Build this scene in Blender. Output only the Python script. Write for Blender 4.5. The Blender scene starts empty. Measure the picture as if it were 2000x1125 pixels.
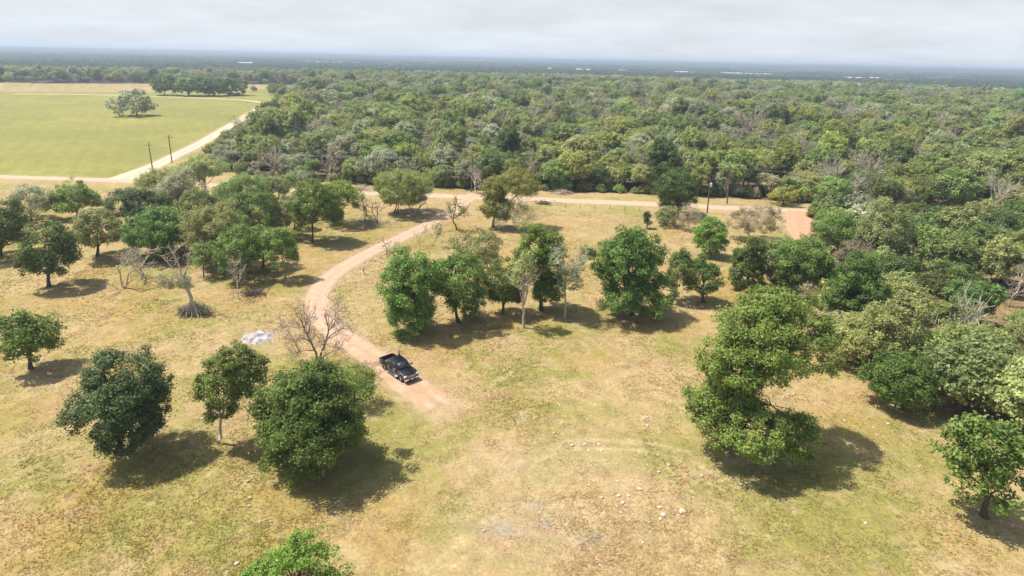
import bpy, bmesh, math
import numpy as np
from mathutils import Vector, Matrix

R = math.radians
S = bpy.context.scene
C = S.collection

# ------------------------------------------------------------------ camera, sky, sun, exposure
FOC = 1150.0                       # focal length in pixels of a 2000 px wide frame
CAM = np.array([0.0, 0.0, 36.0])
PITCH = math.atan(448.0 / FOC)
ROLL = R(1.34)
_f = np.array([0, math.cos(PITCH), -math.sin(PITCH)])
_r0 = np.array([1.0, 0, 0])
_u0 = np.array([0, math.sin(PITCH), math.cos(PITCH)])
_r = math.cos(ROLL) * _r0 + math.sin(ROLL) * _u0
_u = -math.sin(ROLL) * _r0 + math.cos(ROLL) * _u0
cd = bpy.data.cameras.new('camera')
cd.sensor_width = 36.0
cd.lens = 36.0 * FOC / 2000.0
cd.clip_start = 0.5
cd.clip_end = 60000
cam = bpy.data.objects.new('camera', cd)
C.objects.link(cam)
M = Matrix(((_r[0], _u[0], -_f[0], CAM[0]), (_r[1], _u[1], -_f[1], CAM[1]), (_r[2], _u[2], -_f[2], CAM[2]), (0, 0, 0, 1)))
cam.matrix_world = M
S.camera = cam

SUN_EL = R(62)
SHADOW_AZ = R(-12)                  # direction the shadows fall, measured from +X (right of the view) towards +Y
sx, sy = math.cos(SHADOW_AZ), math.sin(SHADOW_AZ)
w = bpy.data.worlds.new('World')
S.world = w
w.use_nodes = True
nt = w.node_tree
nt.nodes.clear()
wo = nt.nodes.new('ShaderNodeOutputWorld')
sky = nt.nodes.new('ShaderNodeTexSky')
sky.sky_type = 'NISHITA'
sky.sun_disc = False
sky.sun_elevation = SUN_EL
sky.sun_rotation = math.atan2(-sx, -sy)
sky.air_density = 1.0
sky.dust_density = 2.0
sky.ozone_density = 1.0
bg = nt.nodes.new('ShaderNodeBackground')
bg.inputs['Strength'].default_value = 0.12
nt.links.new(sky.outputs[0], bg.inputs['Color'])
# thin broken cloud sheet: noise on the plane the clouds lie in
tc = nt.nodes.new('ShaderNodeTexCoord')
sep = nt.nodes.new('ShaderNodeSeparateXYZ')
nt.links.new(tc.outputs['Generated'], sep.inputs[0])
zc = nt.nodes.new('ShaderNodeMath'); zc.operation = 'MAXIMUM'; zc.inputs[1].default_value = 0.0
nt.links.new(sep.outputs['Z'], zc.inputs[0])
za = nt.nodes.new('ShaderNodeMath'); za.operation = 'ADD'; za.inputs[1].default_value = 0.16
nt.links.new(zc.outputs[0], za.inputs[0])
dx = nt.nodes.new('ShaderNodeMath'); dx.operation = 'DIVIDE'
dy = nt.nodes.new('ShaderNodeMath'); dy.operation = 'DIVIDE'
nt.links.new(sep.outputs['X'], dx.inputs[0]); nt.links.new(za.outputs[0], dx.inputs[1])
nt.links.new(sep.outputs['Y'], dy.inputs[0]); nt.links.new(za.outputs[0], dy.inputs[1])
cmb = nt.nodes.new('ShaderNodeCombineXYZ')
nt.links.new(dx.outputs[0], cmb.inputs[0]); nt.links.new(dy.outputs[0], cmb.inputs[1])
n1 = nt.nodes.new('ShaderNodeTexNoise')
n1.inputs['Scale'].default_value = 1.2
n1.inputs['Detail'].default_value = 7
n1.inputs['Roughness'].default_value = 0.58
nt.links.new(cmb.outputs[0], n1.inputs['Vector'])
cr = nt.nodes.new('ShaderNodeMapRange')
cr.inputs['From Min'].default_value = 0.36
cr.inputs['From Max'].default_value = 0.66
cr.inputs['To Min'].default_value = 0.07
cr.inputs['To Max'].default_value = 0.16
nt.links.new(n1.outputs['Fac'], cr.inputs['Value'])
bgc = nt.nodes.new('ShaderNodeBackground')
bgc.inputs['Color'].default_value = (0.89, 0.945, 1.0, 1)
cs = nt.nodes.new('ShaderNodeMapRange')
cs.inputs['From Min'].default_value = 0.40; cs.inputs['From Max'].default_value = 0.66
cs.inputs['To Min'].default_value = 0.61; cs.inputs['To Max'].default_value = 0.68
nt.links.new(n1.outputs['Fac'], cs.inputs['Value'])
nt.links.new(cs.outputs[0], bgc.inputs['Strength'])
mx = nt.nodes.new('ShaderNodeMixShader')
zm = nt.nodes.new('ShaderNodeMath'); zm.operation = 'MAXIMUM'; zm.inputs[1].default_value = 0.03
nt.links.new(sep.outputs['Z'], zm.inputs[0])
od = nt.nodes.new('ShaderNodeMath'); od.operation = 'DIVIDE'
nt.links.new(cr.outputs[0], od.inputs[0]); nt.links.new(zm.outputs[0], od.inputs[1])
ng = nt.nodes.new('ShaderNodeMath'); ng.operation = 'MULTIPLY'; ng.inputs[1].default_value = -1.0
nt.links.new(od.outputs[0], ng.inputs[0])
ex = nt.nodes.new('ShaderNodeMath'); ex.operation = 'EXPONENT'
nt.links.new(ng.outputs[0], ex.inputs[0])
al = nt.nodes.new('ShaderNodeMath'); al.operation = 'SUBTRACT'; al.inputs[0].default_value = 1.0
nt.links.new(ex.outputs[0], al.inputs[1])
nt.links.new(al.outputs[0], mx.inputs[0])
nt.links.new(bg.outputs[0], mx.inputs[1])
nt.links.new(bgc.outputs[0], mx.inputs[2])
nt.links.new(mx.outputs[0], wo.inputs['Surface'])

sd = bpy.data.lights.new('sun', 'SUN')
sd.energy = 5.0
sd.angle = R(0.53)
sd.color = (1.0, 0.955, 0.87)
sun = bpy.data.objects.new('sun', sd)
C.objects.link(sun)
ld = Vector((sx * math.cos(SUN_EL), sy * math.cos(SUN_EL), -math.sin(SUN_EL)))
sun.rotation_euler = ld.to_track_quat('-Z', 'Y').to_euler()
sun.location = (-60, 20, 120)

S.view_settings.view_transform = 'Standard'
S.view_settings.look = 'None'
S.view_settings.exposure = 0.54
S.view_settings.gamma = 1.0
S.render.engine = 'CYCLES'
S.cycles.use_denoising = True
S.cycles.max_bounces = 6
S.cycles.diffuse_bounces = 3
S.cycles.glossy_bounces = 2
S.cycles.transmission_bounces = 3
S.cycles.volume_bounces = 0
S.cycles.transparent_max_bounces = 4
S.cycles.caustics_reflective = False
S.cycles.caustics_refractive = False

# ------------------------------------------------------------------ picture plane <-> place
def ray(px, py):
    d = _f + (px - 1000.0) / FOC * _r - (py - 562.5) / FOC * _u
    return d / np.linalg.norm(d)

def P(px, py, z=0.0):
    d = ray(px, py)
    t = (z - CAM[2]) / d[2]
    p = CAM + t * d
    return p[0], p[1]

def at_y(px, py, Y):
    d = ray(px, py)
    return CAM + (Y / d[1]) * d

def pxm(X, Y, Z=0.0):              # pixels per metre at a point
    return FOC / float(np.dot(np.array([X, Y, Z]) - CAM, _f))

def proj(X, Y, Z=0.0):
    v = np.stack([np.asarray(X) - CAM[0], np.asarray(Y) - CAM[1], np.asarray(Z) - CAM[2] + 0 * np.asarray(X)], -1)
    dz = v @ _f
    return 1000 + FOC * (v @ _r) / dz, 562.5 - FOC * (v @ _u) / dz, dz

# ------------------------------------------------------------------ numpy noise
def _hash(ix, iy, seed):
    h = (ix.astype(np.int64) * 374761393 + iy.astype(np.int64) * 668265263 + seed * 1442695041) & 0xFFFFFFFF
    h = ((h ^ (h >> 13)) * 1274126177) & 0xFFFFFFFF
    h = h ^ (h >> 16)
    return (h & 0xFFFFFF) / float(0xFFFFFF)

def vnoise(x, y, s, seed=0):
    x = np.asarray(x) / s; y = np.asarray(y) / s
    ix = np.floor(x); iy = np.floor(y)
    fx = x - ix; fy = y - iy
    fx = fx * fx * (3 - 2 * fx); fy = fy * fy * (3 - 2 * fy)
    a = _hash(ix, iy, seed); b = _hash(ix + 1, iy, seed); c = _hash(ix, iy + 1, seed); d = _hash(ix + 1, iy + 1, seed)
    return a + (b - a) * fx + (c - a) * fy + (a - b - c + d) * fx * fy

def fbm(x, y, s, seed=0, o=4):
    t = 0; a = 0.5; n = 0
    for k in range(o):
        t = t + a * vnoise(x, y, s / 2 ** k, seed + 17 * k); n += a; a *= 0.55
    return t / n

def sstep(a, b, v):
    t = np.clip((v - a) / (b - a), 0, 1)
    return t * t * (3 - 2 * t)

def poly_in(x, y, poly):
    x = np.asarray(x); y = np.asarray(y)
    ins = np.zeros(x.shape, bool)
    n = len(poly)
    for i in range(n):
        x0, y0 = poly[i]; x1, y1 = poly[(i + 1) % n]
        c = ((y0 > y) != (y1 > y)) & (x < (x1 - x0) * (y - y0) / (y1 - y0 + 1e-12) + x0)
        ins ^= c
    return ins

def dist_line(x, y, pts):
    d = np.full(np.shape(x), 1e9)
    for (x0, y0), (x1, y1) in zip(pts[:-1], pts[1:]):
        vx, vy = x1 - x0, y1 - y0
        t = np.clip(((x - x0) * vx + (y - y0) * vy) / (vx * vx + vy * vy + 1e-9), 0, 1)
        d = np.minimum(d, np.hypot(x - x0 - t * vx, y - y0 - t * vy))
    return d

def catmull(pts, step):
    pts = np.array(pts, float)
    p = np.vstack([2 * pts[0] - pts[1], pts, 2 * pts[-1] - pts[-2]])
    out = []
    for i in range(1, len(p) - 2):
        L = np.linalg.norm(p[i + 1] - p[i]); n = max(2, int(L / step))
        t = np.linspace(0, 1, n, endpoint=False)[:, None]
        a, b, c, d = p[i - 1], p[i], p[i + 1], p[i + 2]
        out.append(0.5 * ((2 * b) + (-a + c) * t + (2 * a - 5 * b + 4 * c - d) * t ** 2 + (-a + 3 * b - 3 * c + d) * t ** 3))
    out.append(p[-2][None])
    return np.vstack(out)

# ------------------------------------------------------------------ mesh helpers
def mk_mesh(name, V, quads=None, tris=None, face_attr=None, col=None, smooth=False):
    me = bpy.data.meshes.new(name)
    V = np.ascontiguousarray(V, np.float32)
    parts = []; tot = []
    if quads is not None and len(quads):
        q = np.asarray(quads, np.int32); parts.append(q.ravel()); tot.append(np.full(len(q), 4, np.int32))
    if tris is not None and len(tris):
        q = np.asarray(tris, np.int32); parts.append(q.ravel()); tot.append(np.full(len(q), 3, np.int32))
    me.vertices.add(len(V)); me.vertices.foreach_set('co', V.ravel())
    if parts:
        loops = np.concatenate(parts); tot = np.concatenate(tot)
        st = np.concatenate([[0], np.cumsum(tot)[:-1]]).astype(np.int32)
        me.loops.add(len(loops)); me.loops.foreach_set('vertex_index', loops)
        me.polygons.add(len(tot)); me.polygons.foreach_set('loop_start', st); me.polygons.foreach_set('loop_total', tot)
        if smooth:
            me.polygons.foreach_set('use_smooth', np.ones(len(tot), bool))
    me.update(calc_edges=True)
    for k, v in (face_attr or {}).items():
        a = me.attributes.new(k, 'FLOAT', 'FACE'); a.data.foreach_set('value', np.ascontiguousarray(v, np.float32))
    if col is not None:
        a = me.attributes.new('col', 'FLOAT_COLOR', 'POINT')
        c = np.ones((len(V), 4), np.float32); c[:, :3] = col
        a.data.foreach_set('color', c.ravel())
    return me

class Q:
    """collects quads"""
    def __init__(s): s.V = []; s.F = []; s.n = 0
    def add(s, V, F):
        s.V.append(np.asarray(V, float)); s.F.append(np.asarray(F, int) + s.n); s.n += len(V)
    def tube(s, pts, rad, k=5):
        pts = np.asarray(pts, float); n = len(pts)
        rad = np.broadcast_to(np.asarray(rad, float), (n,))
        t = np.gradient(pts, axis=0)
        t /= np.linalg.norm(t, axis=1)[:, None] + 1e-9
        ref = np.where(np.abs(t[:, 2:3]) > 0.9, np.array([[1.0, 0, 0]]), np.array([[0, 0, 1.0]]))
        a = np.cross(t, ref); a /= np.linalg.norm(a, axis=1)[:, None] + 1e-9
        b = np.cross(t, a)
        an = np.arange(k) * 2 * math.pi / k
        V = pts[:, None] + rad[:, None, None] * (np.cos(an)[None, :, None] * a[:, None] + np.sin(an)[None, :, None] * b[:, None])
        i = np.arange(n - 1)[:, None] * k; j = np.arange(k)[None]; j2 = (j + 1) % k
        F = np.stack([i + j, i + j2, i + k + j2, i + k + j], -1).reshape(-1, 4)
        s.add(V.reshape(-1, 3), F)
    def box(s, x0, x1, y0, y1, z0, z1):
        V = [(x, y, z) for z in (z0, z1) for y in (y0, y1) for x in (x0, x1)]
        s.add(V, [(0, 2, 3, 1), (4, 5, 7, 6), (0, 1, 5, 4), (2, 6, 7, 3), (0, 4, 6, 2), (1, 3, 7, 5)])
    def mesh(s, name, smooth=False):
        return mk_mesh(name, np.vstack(s.V), np.vstack(s.F), smooth=smooth)

def obj(name, me, mat, parent=None, loc=None):
    o = bpy.data.objects.new(name, me)
    if me is not None and mat is not None and len(me.materials) == 0:
        me.materials.append(mat)
    C.objects.link(o)
    if parent is not None: o.parent = parent
    if loc is not None: o.location = loc
    return o

def tag(o, label=None, cat=None, group=None, kind=None):
    if label: o['label'] = label
    if cat: o['category'] = cat
    if group: o['group'] = group
    if kind: o['kind'] = kind
    return o

def thing(name, loc, label, cat, group=None, rotz=0):
    o = bpy.data.objects.new(name, None)
    o.empty_display_size = 0.3
    C.objects.link(o); o.location = loc; o.rotation_euler = (0, 0, rotz)
    return tag(o, label, cat, group)

# ------------------------------------------------------------------ materials
def newmat(name):
    m = bpy.data.materials.new(name); m.use_nodes = True
    n = m.node_tree; n.nodes.clear()
    return m, n, n.nodes.new('ShaderNodeOutputMaterial')

def plain(name, col, rough=0.6, metal=0.0, noise=0.0, nscale=8.0, spec=0.5, coat=0.0, bump=0.0):
    m, n, out = newmat(name)
    b = n.nodes.new('ShaderNodeBsdfPrincipled')
    b.inputs['Base Color'].default_value = (*col, 1)
    b.inputs['Roughness'].default_value = rough
    b.inputs['Metallic'].default_value = metal
    b.inputs['Specular IOR Level'].default_value = spec
    b.inputs['Coat Weight'].default_value = coat
    if noise > 0 or bump > 0:
        t = n.nodes.new('ShaderNodeTexCoord')
        nz = n.nodes.new('ShaderNodeTexNoise'); nz.inputs['Scale'].default_value = nscale; nz.inputs['Detail'].default_value = 5
        n.links.new(t.outputs['Object'], nz.inputs['Vector'])
        if noise > 0:
            mr = n.nodes.new('ShaderNodeMapRange'); mr.inputs['From Min'].default_value = 0.25; mr.inputs['From Max'].default_value = 0.75
            mr.inputs['To Min'].default_value = 1 - noise; mr.inputs['To Max'].default_value = 1 + noise
            n.links.new(nz.outputs['Fac'], mr.inputs['Value'])
            v = n.nodes.new('ShaderNodeVectorMath'); v.operation = 'SCALE'; v.inputs[0].default_value = col
            n.links.new(mr.outputs[0], v.inputs['Scale']); n.links.new(v.outputs[0], b.inputs['Base Color'])
        if bump > 0:
            bp = n.nodes.new('ShaderNodeBump'); bp.inputs['Strength'].default_value = 0.6; bp.inputs['Distance'].default_value = bump
            n.links.new(nz.outputs['Fac'], bp.inputs['Height']); n.links.new(bp.outputs[0], b.inputs['Normal'])
    n.links.new(b.outputs[0], out.inputs['Surface'])
    return m

def leafmat(name, c0, c1, transl=0.36, rough=0.5, spec=0.22, objvar=0.18, warm=None):
    """leaf colour from c0 to c1: by leaf, by clump and by tree"""
    m, n, out = newmat(name)
    ar = n.nodes.new('ShaderNodeAttribute'); ar.attribute_name = 'rnd'
    ac = n.nodes.new('ShaderNodeAttribute'); ac.attribute_name = 'clump'
    ad = n.nodes.new('ShaderNodeMath'); ad.operation = 'MULTIPLY_ADD'; ad.inputs[1].default_value = 0.5
    mu = n.nodes.new('ShaderNodeMath'); mu.operation = 'MULTIPLY'; mu.inputs[1].default_value = 0.5
    n.links.new(ac.outputs['Fac'], mu.inputs[0])
    n.links.new(ar.outputs['Fac'], ad.inputs[0]); n.links.new(mu.outputs[0], ad.inputs[2])
    mix = n.nodes.new('ShaderNodeMix'); mix.data_type = 'RGBA'
    mix.inputs['A'].default_value = (*c0, 1); mix.inputs['B'].default_value = (*c1, 1)
    n.links.new(ad.outputs[0], mix.inputs['Factor'])
    oi = n.nodes.new('ShaderNodeObjectInfo')
    hs = n.nodes.new('ShaderNodeHueSaturation')
    h = n.nodes.new('ShaderNodeMapRange'); h.inputs['To Min'].default_value = 0.5 - 0.008; h.inputs['To Max'].default_value = 0.5 + 0.03 * objvar / 0.18
    v = n.nodes.new('ShaderNodeMapRange'); v.inputs['To Min'].default_value = 1 - objvar; v.inputs['To Max'].default_value = 1 + objvar
    fr = n.nodes.new('ShaderNodeMath'); fr.operation = 'MULTIPLY'; fr.inputs[1].default_value = 7.31
    fr2 = n.nodes.new('ShaderNodeMath'); fr2.operation = 'FRACT'
    n.links.new(oi.outputs['Random'], fr.inputs[0]); n.links.new(fr.outputs[0], fr2.inputs[0])
    n.links.new(oi.outputs['Random'], h.inputs['Value']); n.links.new(fr2.outputs[0], v.inputs['Value'])
    n.links.new(h.outputs[0], hs.inputs['Hue']); n.links.new(v.outputs[0], hs.inputs['Value'])
    n.links.new(mix.outputs['Result'], hs.inputs['Color'])
    b = n.nodes.new('ShaderNodeBsdfPrincipled')
    b.inputs['Roughness'].default_value = rough
    b.inputs['Specular IOR Level'].default_value = spec
    n.links.new(hs.outputs[0], b.inputs['Base Color'])
    tr = n.nodes.new('ShaderNodeBsdfTranslucent')
    n.links.new(hs.outputs[0], tr.inputs['Color'])
    ms = n.nodes.new('ShaderNodeMixShader'); ms.inputs[0].default_value = transl
    n.links.new(b.outputs[0], ms.inputs[1]); n.links.new(tr.outputs[0], ms.inputs[2])
    n.links.new(ms.outputs[0], out.inputs['Surface'])
    return m

L = {
    'deep':   leafmat('leaf_deep_green',  (0.044, 0.076, 0.012), (0.250, 0.310, 0.066)),
    'mid':    leafmat('leaf_mid_green',   (0.070, 0.116, 0.018), (0.350, 0.440, 0.098)),
    'bright': leafmat('leaf_bright_green', (0.075, 0.140, 0.016), (0.330, 0.440, 0.080)),
    'olive':  leafmat('leaf_olive',       (0.185, 0.200, 0.060), (0.490, 0.490, 0.180), objvar=0.24),
    'yellow': leafmat('leaf_yellow_green', (0.190, 0.200, 0.034), (0.520, 0.510, 0.130), objvar=0.22),
    'grey':   leafmat('leaf_grey_green',  (0.210, 0.215, 0.115), (0.580, 0.560, 0.345), objvar=0.24),
    'dead':   leafmat('leaf_dry_brown',   (0.240, 0.195, 0.110), (0.560, 0.475, 0.300), objvar=0.20),
    'blue':   leafmat('leaf_bluish_green', (0.040, 0.068, 0.020), (0.195, 0.240, 0.080)),
    'wood_green': leafmat('leaf_wood_green', (0.150, 0.180, 0.044), (0.440, 0.465, 0.135), objvar=0.28),
    'wood_deep':  leafmat('leaf_wood_deep',  (0.068, 0.098, 0.022), (0.265, 0.305, 0.085), objvar=0.26),
    'far_deep':   leafmat('leaf_far_deep',   (0.038, 0.060, 0.022), (0.125, 0.160, 0.066), objvar=0.24),
}
BARK = {
    'dark': plain('bark_dark', (0.085, 0.062, 0.045), 0.9, noise=0.35, nscale=5, bump=0.03),
    'grey': plain('bark_grey', (0.24, 0.20, 0.16), 0.9, noise=0.3, nscale=5, bump=0.03),
    'pale': plain('bark_pale', (0.46, 0.39, 0.31), 0.9, noise=0.25, nscale=5, bump=0.02),
}

def vcolmat(name, detail, rough=0.95, bump=0.06, fine=0.35, scale=2.2, hue=0.0):
    """surface colour from the 'col' attribute, broken up by fine noise"""
    m, n, out = newmat(name)
    a = n.nodes.new('ShaderNodeAttribute'); a.attribute_name = 'col'
    g = n.nodes.new('ShaderNodeNewGeometry')
    nz = n.nodes.new('ShaderNodeTexNoise'); nz.inputs['Scale'].default_value = scale; nz.inputs['Detail'].default_value = 8; nz.inputs['Roughness'].default_value = 0.72
    n.links.new(g.outputs['Position'], nz.inputs['Vector'])
    n2 = n.nodes.new('ShaderNodeTexNoise'); n2.inputs['Scale'].default_value = scale * 0.21; n2.inputs['Detail'].default_value = 5; n2.inputs['Roughness'].default_value = 0.65
    n.links.new(g.outputs['Position'], n2.inputs['Vector'])
    m1 = n.nodes.new('ShaderNodeMapRange'); m1.inputs['From Min'].default_value = 0.28; m1.inputs['From Max'].default_value = 0.72
    m1.inputs['To Min'].default_value = 1 - fine; m1.inputs['To Max'].default_value = 1 + fine
    n.links.new(nz.outputs['Fac'], m1.inputs['Value'])
    m2 = n.nodes.new('ShaderNodeMapRange'); m2.inputs['From Min'].default_value = 0.3; m2.inputs['From Max'].default_value = 0.7
    m2.inputs['To Min'].default_value = 1 - fine * 0.5; m2.inputs['To Max'].default_value = 1 + fine * 0.5
    n.links.new(n2.outputs['Fac'], m2.inputs['Value'])
    mm = n.nodes.new('ShaderNodeMath'); mm.operation = 'MULTIPLY'
    n.links.new(m1.outputs[0], mm.inputs[0]); n.links.new(m2.outputs[0], mm.inputs[1])
    v = n.nodes.new('ShaderNodeVectorMath'); v.operation = 'SCALE'
    n.links.new(a.outputs['Color'], v.inputs[0]); n.links.new(mm.outputs[0], v.inputs['Scale'])
    b = n.nodes.new('ShaderNodeBsdfPrincipled'); b.inputs['Roughness'].default_value = rough; b.inputs['Specular IOR Level'].default_value = 0.15
    src = v.outputs[0]
    if hue > 0:
        n3 = n.nodes.new('ShaderNodeTexNoise'); n3.inputs['Scale'].default_value = scale * 0.5; n3.inputs['Detail'].default_value = 6
        n.links.new(g.outputs['Position'], n3.inputs['Vector'])
        mh = n.nodes.new('ShaderNodeMapRange'); mh.inputs['From Min'].default_value = 0.3; mh.inputs['From Max'].default_value = 0.7
        mh.inputs['To Min'].default_value = 0.5 - hue; mh.inputs['To Max'].default_value = 0.5 + hue
        n.links.new(n3.outputs['Fac'], mh.inputs['Value'])
        hs = n.nodes.new('ShaderNodeHueSaturation'); n.links.new(mh.outputs[0], hs.inputs['Hue']); n.links.new(src, hs.inputs['Color'])
        src = hs.outputs[0]
    n.links.new(src, b.inputs['Base Color'])
    bp = n.nodes.new('ShaderNodeBump'); bp.inputs['Strength'].default_value = 0.7; bp.inputs['Distance'].default_value = bump
    n.links.new(nz.outputs['Fac'], bp.inputs['Height']); n.links.new(bp.outputs[0], b.inputs['Normal'])
    n.links.new(b.outputs[0], out.inputs['Surface'])
    return m

# ------------------------------------------------------------------ roads (centre lines in metres on the ground)
PP = lambda pts: [P(*p) for p in pts]
DRIVE = catmull(PP([(930, 379), (905, 397), (868, 422), (802, 456), (742, 484), (690, 512), (648, 540), (622, 575), (628, 615), (668, 655), (722, 692), (785, 738), (862, 796)]), 0.6)
MAIN = catmull(PP([(-420, 333), (-80, 343), (120, 349), (262, 354), (400, 361), (560, 369), (700, 376), (900, 384), (1060, 390), (1280, 399), (1420, 406), (1600, 414), (1800, 424), (2200, 446)]), 1.0)
FAR = catmull(PP([(240, 352), (300, 325), (345, 303), (392, 280), (440, 252), (485, 225), (520, 203), (545, 190), (575, 178)]), 1.5)
PAD = catmull(PP([(1562, 412), (1562, 430), (1566, 452), (1580, 478), (1600, 508), (1620, 540)]), 0.8)
TRACK = catmull(PP([(522, 202), (480, 196), (400, 192), (300, 188), (180, 185), (20, 183)]), 4.0)
ROADS = [(DRIVE, 2.05), (MAIN, 2.7), (FAR, 3.2), (PAD, 3.4), (TRACK, 2.0)]

FIELD = PP([(-700, 345), (225, 348), (300, 318), (392, 268), (440, 244), (485, 218), (530, 194), (590, 172), (560, 168), (480, 178), (300, 180), (-200, 178), (-700, 180)])
FOREST = PP([(395, 300), (445, 262), (490, 236), (528, 214), (560, 196), (600, 171), (560, 166), (470, 164), (300, 163), (-300, 160), (-900, 155)])
# closed far out, then back along the verge of the main road
_fr = P(-900, 155)
FRONT = PP([(2600, 452), (2200, 428), (1900, 418), (1700, 409), (1560, 396), (1420, 385), (1250, 378), (1100, 374), (980, 370), (860, 366), (720, 360), (600, 353), (470, 340), (420, 326)])
FOREST_POLY = FOREST + [(-2600, 2600), (2600, 2600)] + FRONT
SCRUB_POLY = PP([(1640, 415), (2300, 440), (2700, 1000), (1960, 860), (1800, 770), (1735, 690), (1700, 600), (1760, 545), (1700, 470)])

def forest_mask(x, y):
    return poly_in(x, y, FOREST_POLY)

def blob(x, y, px, py, rx, ry):
    X, Y = P(px, py)
    q = np.hypot((x - X) / rx, (y - Y) / ry)
    return np.exp(-q * q * 1.2)

def ground_col(x, y, jit=None):
    T = np.array([0.440, 0.322, 0.152]); G = np.array([0.298, 0.266, 0.078]); O = np.array([0.400, 0.262, 0.088])
    SO = np.array([0.46, 0.295, 0.170]); PA = np.array([0.50, 0.40, 0.22]); AS = np.array([0.34, 0.31, 0.25])
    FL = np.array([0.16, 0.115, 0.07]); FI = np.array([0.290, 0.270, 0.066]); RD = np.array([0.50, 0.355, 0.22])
    x = np.asarray(x, float); y = np.asarray(y, float)
    wx = x + 3 * (fbm(x, y, 7, 91) - .5); wy = y + 3 * (fbm(x, y, 7, 92) - .5)
    a = fbm(wx, wy, 16, 1, 5); b = fbm(wx, wy, 6, 2, 4); c = fbm(wx, wy, 2.2, 3, 4)
    green = 0.95 * (a - 0.5) + 0.8 * (b - 0.5) + 0.5 * (c - .5)
    for (px, py, rx, ry, s) in [(330, 1030, 8, 5, .5), (380, 930, 8, 4, .25), (350, 640, 12, 5, .25), (1650, 1060, 8, 5, .3), (420, 1090, 5, 3, .25), (900, 1010, 5, 3, .22), (1080, 1055, 0.7, .5, .7), (1640, 980, 9, 5, .25),
                                (420, 600, 14, 5, .28), (1170, 690, 7, 3, .25), (770, 790, 5, 3, .3), (690, 470, 12, 4, .3), (1340, 690, 6, 5, .28),
                                (1440, 560, 4, 4, .3), (530, 560, 10, 4, .25), (640, 720, 4, 3, .3), (1700, 920, 8, 8, .15), (100, 700, 20, 12, .1), (480, 1050, 3, 2, .35),
                                (1100, 640, 14, 4, .1), (1180, 470, 25, 8, -.12), (950, 420, 14, 8, -.2), (1130, 560, 14, 6, -.1),
                                (960, 890, 3.5, 2, -.5), (1240, 990, 5, 3, -.3), (700, 1060, 6, 3, -.2), (1150, 860, 6, 3, -.3), (1680, 760, 6, 4, -.25), (470, 370, 30, 10, -.3), (650, 400, 25, 8, -.2)]:
        green = green + s * blob(x, y, px, py, rx, ry)
    green = green + 0.30 * (fbm(x * 0.35 + y * .2, y * 1.3 - x * .5, 0.9, 44, 3) - .5)
    g = sstep(-0.22, 0.34, green)[..., None]
    col = T * (1 - g) + G * g
    o = (sstep(0.46, 0.70, fbm(wx, wy, 9, 5)) * 0.7)[..., None]
    col = col * (1 - o) + (0.75 * O + 0.25 * col) * o
    so = sstep(0.60, 0.74, fbm(wx, wy, 4.5, 8, 5)) * 0.45
    for (px, py, rx, ry, s) in [(875, 800, 2.6, 1.8, .7), (915, 800, 3, 1.6, .35), (975, 868, 1.6, .9, .8), (960, 880, 2.4, 1.4, .4), (990, 940, 1.5, 1.2, .35), (1600, 1090, 3, 2, .3), (1230, 960, 3.5, 1.6, .45), (1140, 868, 2.6, .8, .5),
                                (660, 1000, 2.5, 1.2, .4), (1420, 870, 2, .6, .3), (1500, 560, 2, 2, .2), (1690, 715, 2.5, 1.2, .55), (530, 800, 2.0, 2, .5), (1120, 430, 20, 6, .35), (900, 470, 10, 6, .35),
                                (1060, 620, 5, 1.5, .35), (900, 560, 6, 4, .35), (800, 600, 6, 5, .25), (430, 365, 20, 4, .6), (640, 390, 22, 4, .55), (800, 395, 16, 4, .4)]:
        so = so + s * blob(x, y, px, py, rx, ry) * sstep(0.25, 0.6, c)
    so = np.clip(so, 0, .85)[..., None]
    col = col * (1 - so) + SO * so
    pa = (sstep(0.64, 0.78, fbm(x, y, 1.3, 21, 4)) * 0.5)[..., None]
    col = col * (1 - pa) + PA * pa
    wp = np.clip(sum(s * blob(x, y, px, py, rx, ry) for (px, py, rx, ry, s) in [(1080, 900, 9, 4, .5), (1000, 1010, 7, 3, .5), (1200, 960, 8, 4, .45), (1130, 1060, 6, 3, .4)]) * (0.5 + .8 * (c - .2)), 0, .6)[..., None]
    col = col * (1 - wp) + np.array([0.50, 0.370, 0.225]) * wp
    # grey burnt patch
    s_ = sum(s * blob(x, y, px, py, rx, ry) for (px, py, rx, ry, s) in [(975, 1035, 1.7, .9, .8), (1075, 1020, 1.5, .9, .6), (1150, 1050, 2, .9, .5), (1040, 985, 1.2, .8, .5), (540, 650, 2.6, 2, .35)])
    s_ = np.clip(s_ * sstep(.3, .6, fbm(x, y, 0.8, 33, 3)), 0, .8)[..., None]
    col = col * (1 - s_) + AS * s_
    # old tyre tracks
    for pts in ([(1060, 965), (1015, 925), (1050, 890), (1130, 868), (1240, 872)], [(1430, 940), (1370, 900), (1260, 872), (1140, 868)], [(850, 1120), (930, 1050), (1000, 1000)], [(1500, 880), (1420, 945), (1330, 890)]):
        l = catmull(PP(pts), 1.0); d = np.full(x.shape, 9.0)
        near = np.hypot(x - l[:, 0].mean(), y - l[:, 1].mean()) < 25
        d[near] = dist_line(x[near], y[near], [tuple(p) for p in l])
        k = (np.exp(-((d - 0.7) / 0.22) ** 2) * 0.65 * sstep(.25, .5, fbm(x, y, 1.7, 41)))[..., None]
        col = col * (1 - k) + PA * k
    cx_, cy_ = P(1190, 1330)
    rr_ = np.hypot(x - cx_, (y - cy_)) + 1.2 * (fbm(x, y, 6, 46) - .5)
    st_ = (sstep(.55, 1, np.sin(rr_ * 2 * math.pi / 2.3)) * 0.16 * sstep(.3, .6, fbm(x, y, 5, 47)) * (y < 75))[..., None]
    col = col * (1 - st_) + np.array([0.50, 0.41, 0.22]) * st_
    # the cut hay field, forest floor
    f = poly_in(x, y, FIELD)
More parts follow.
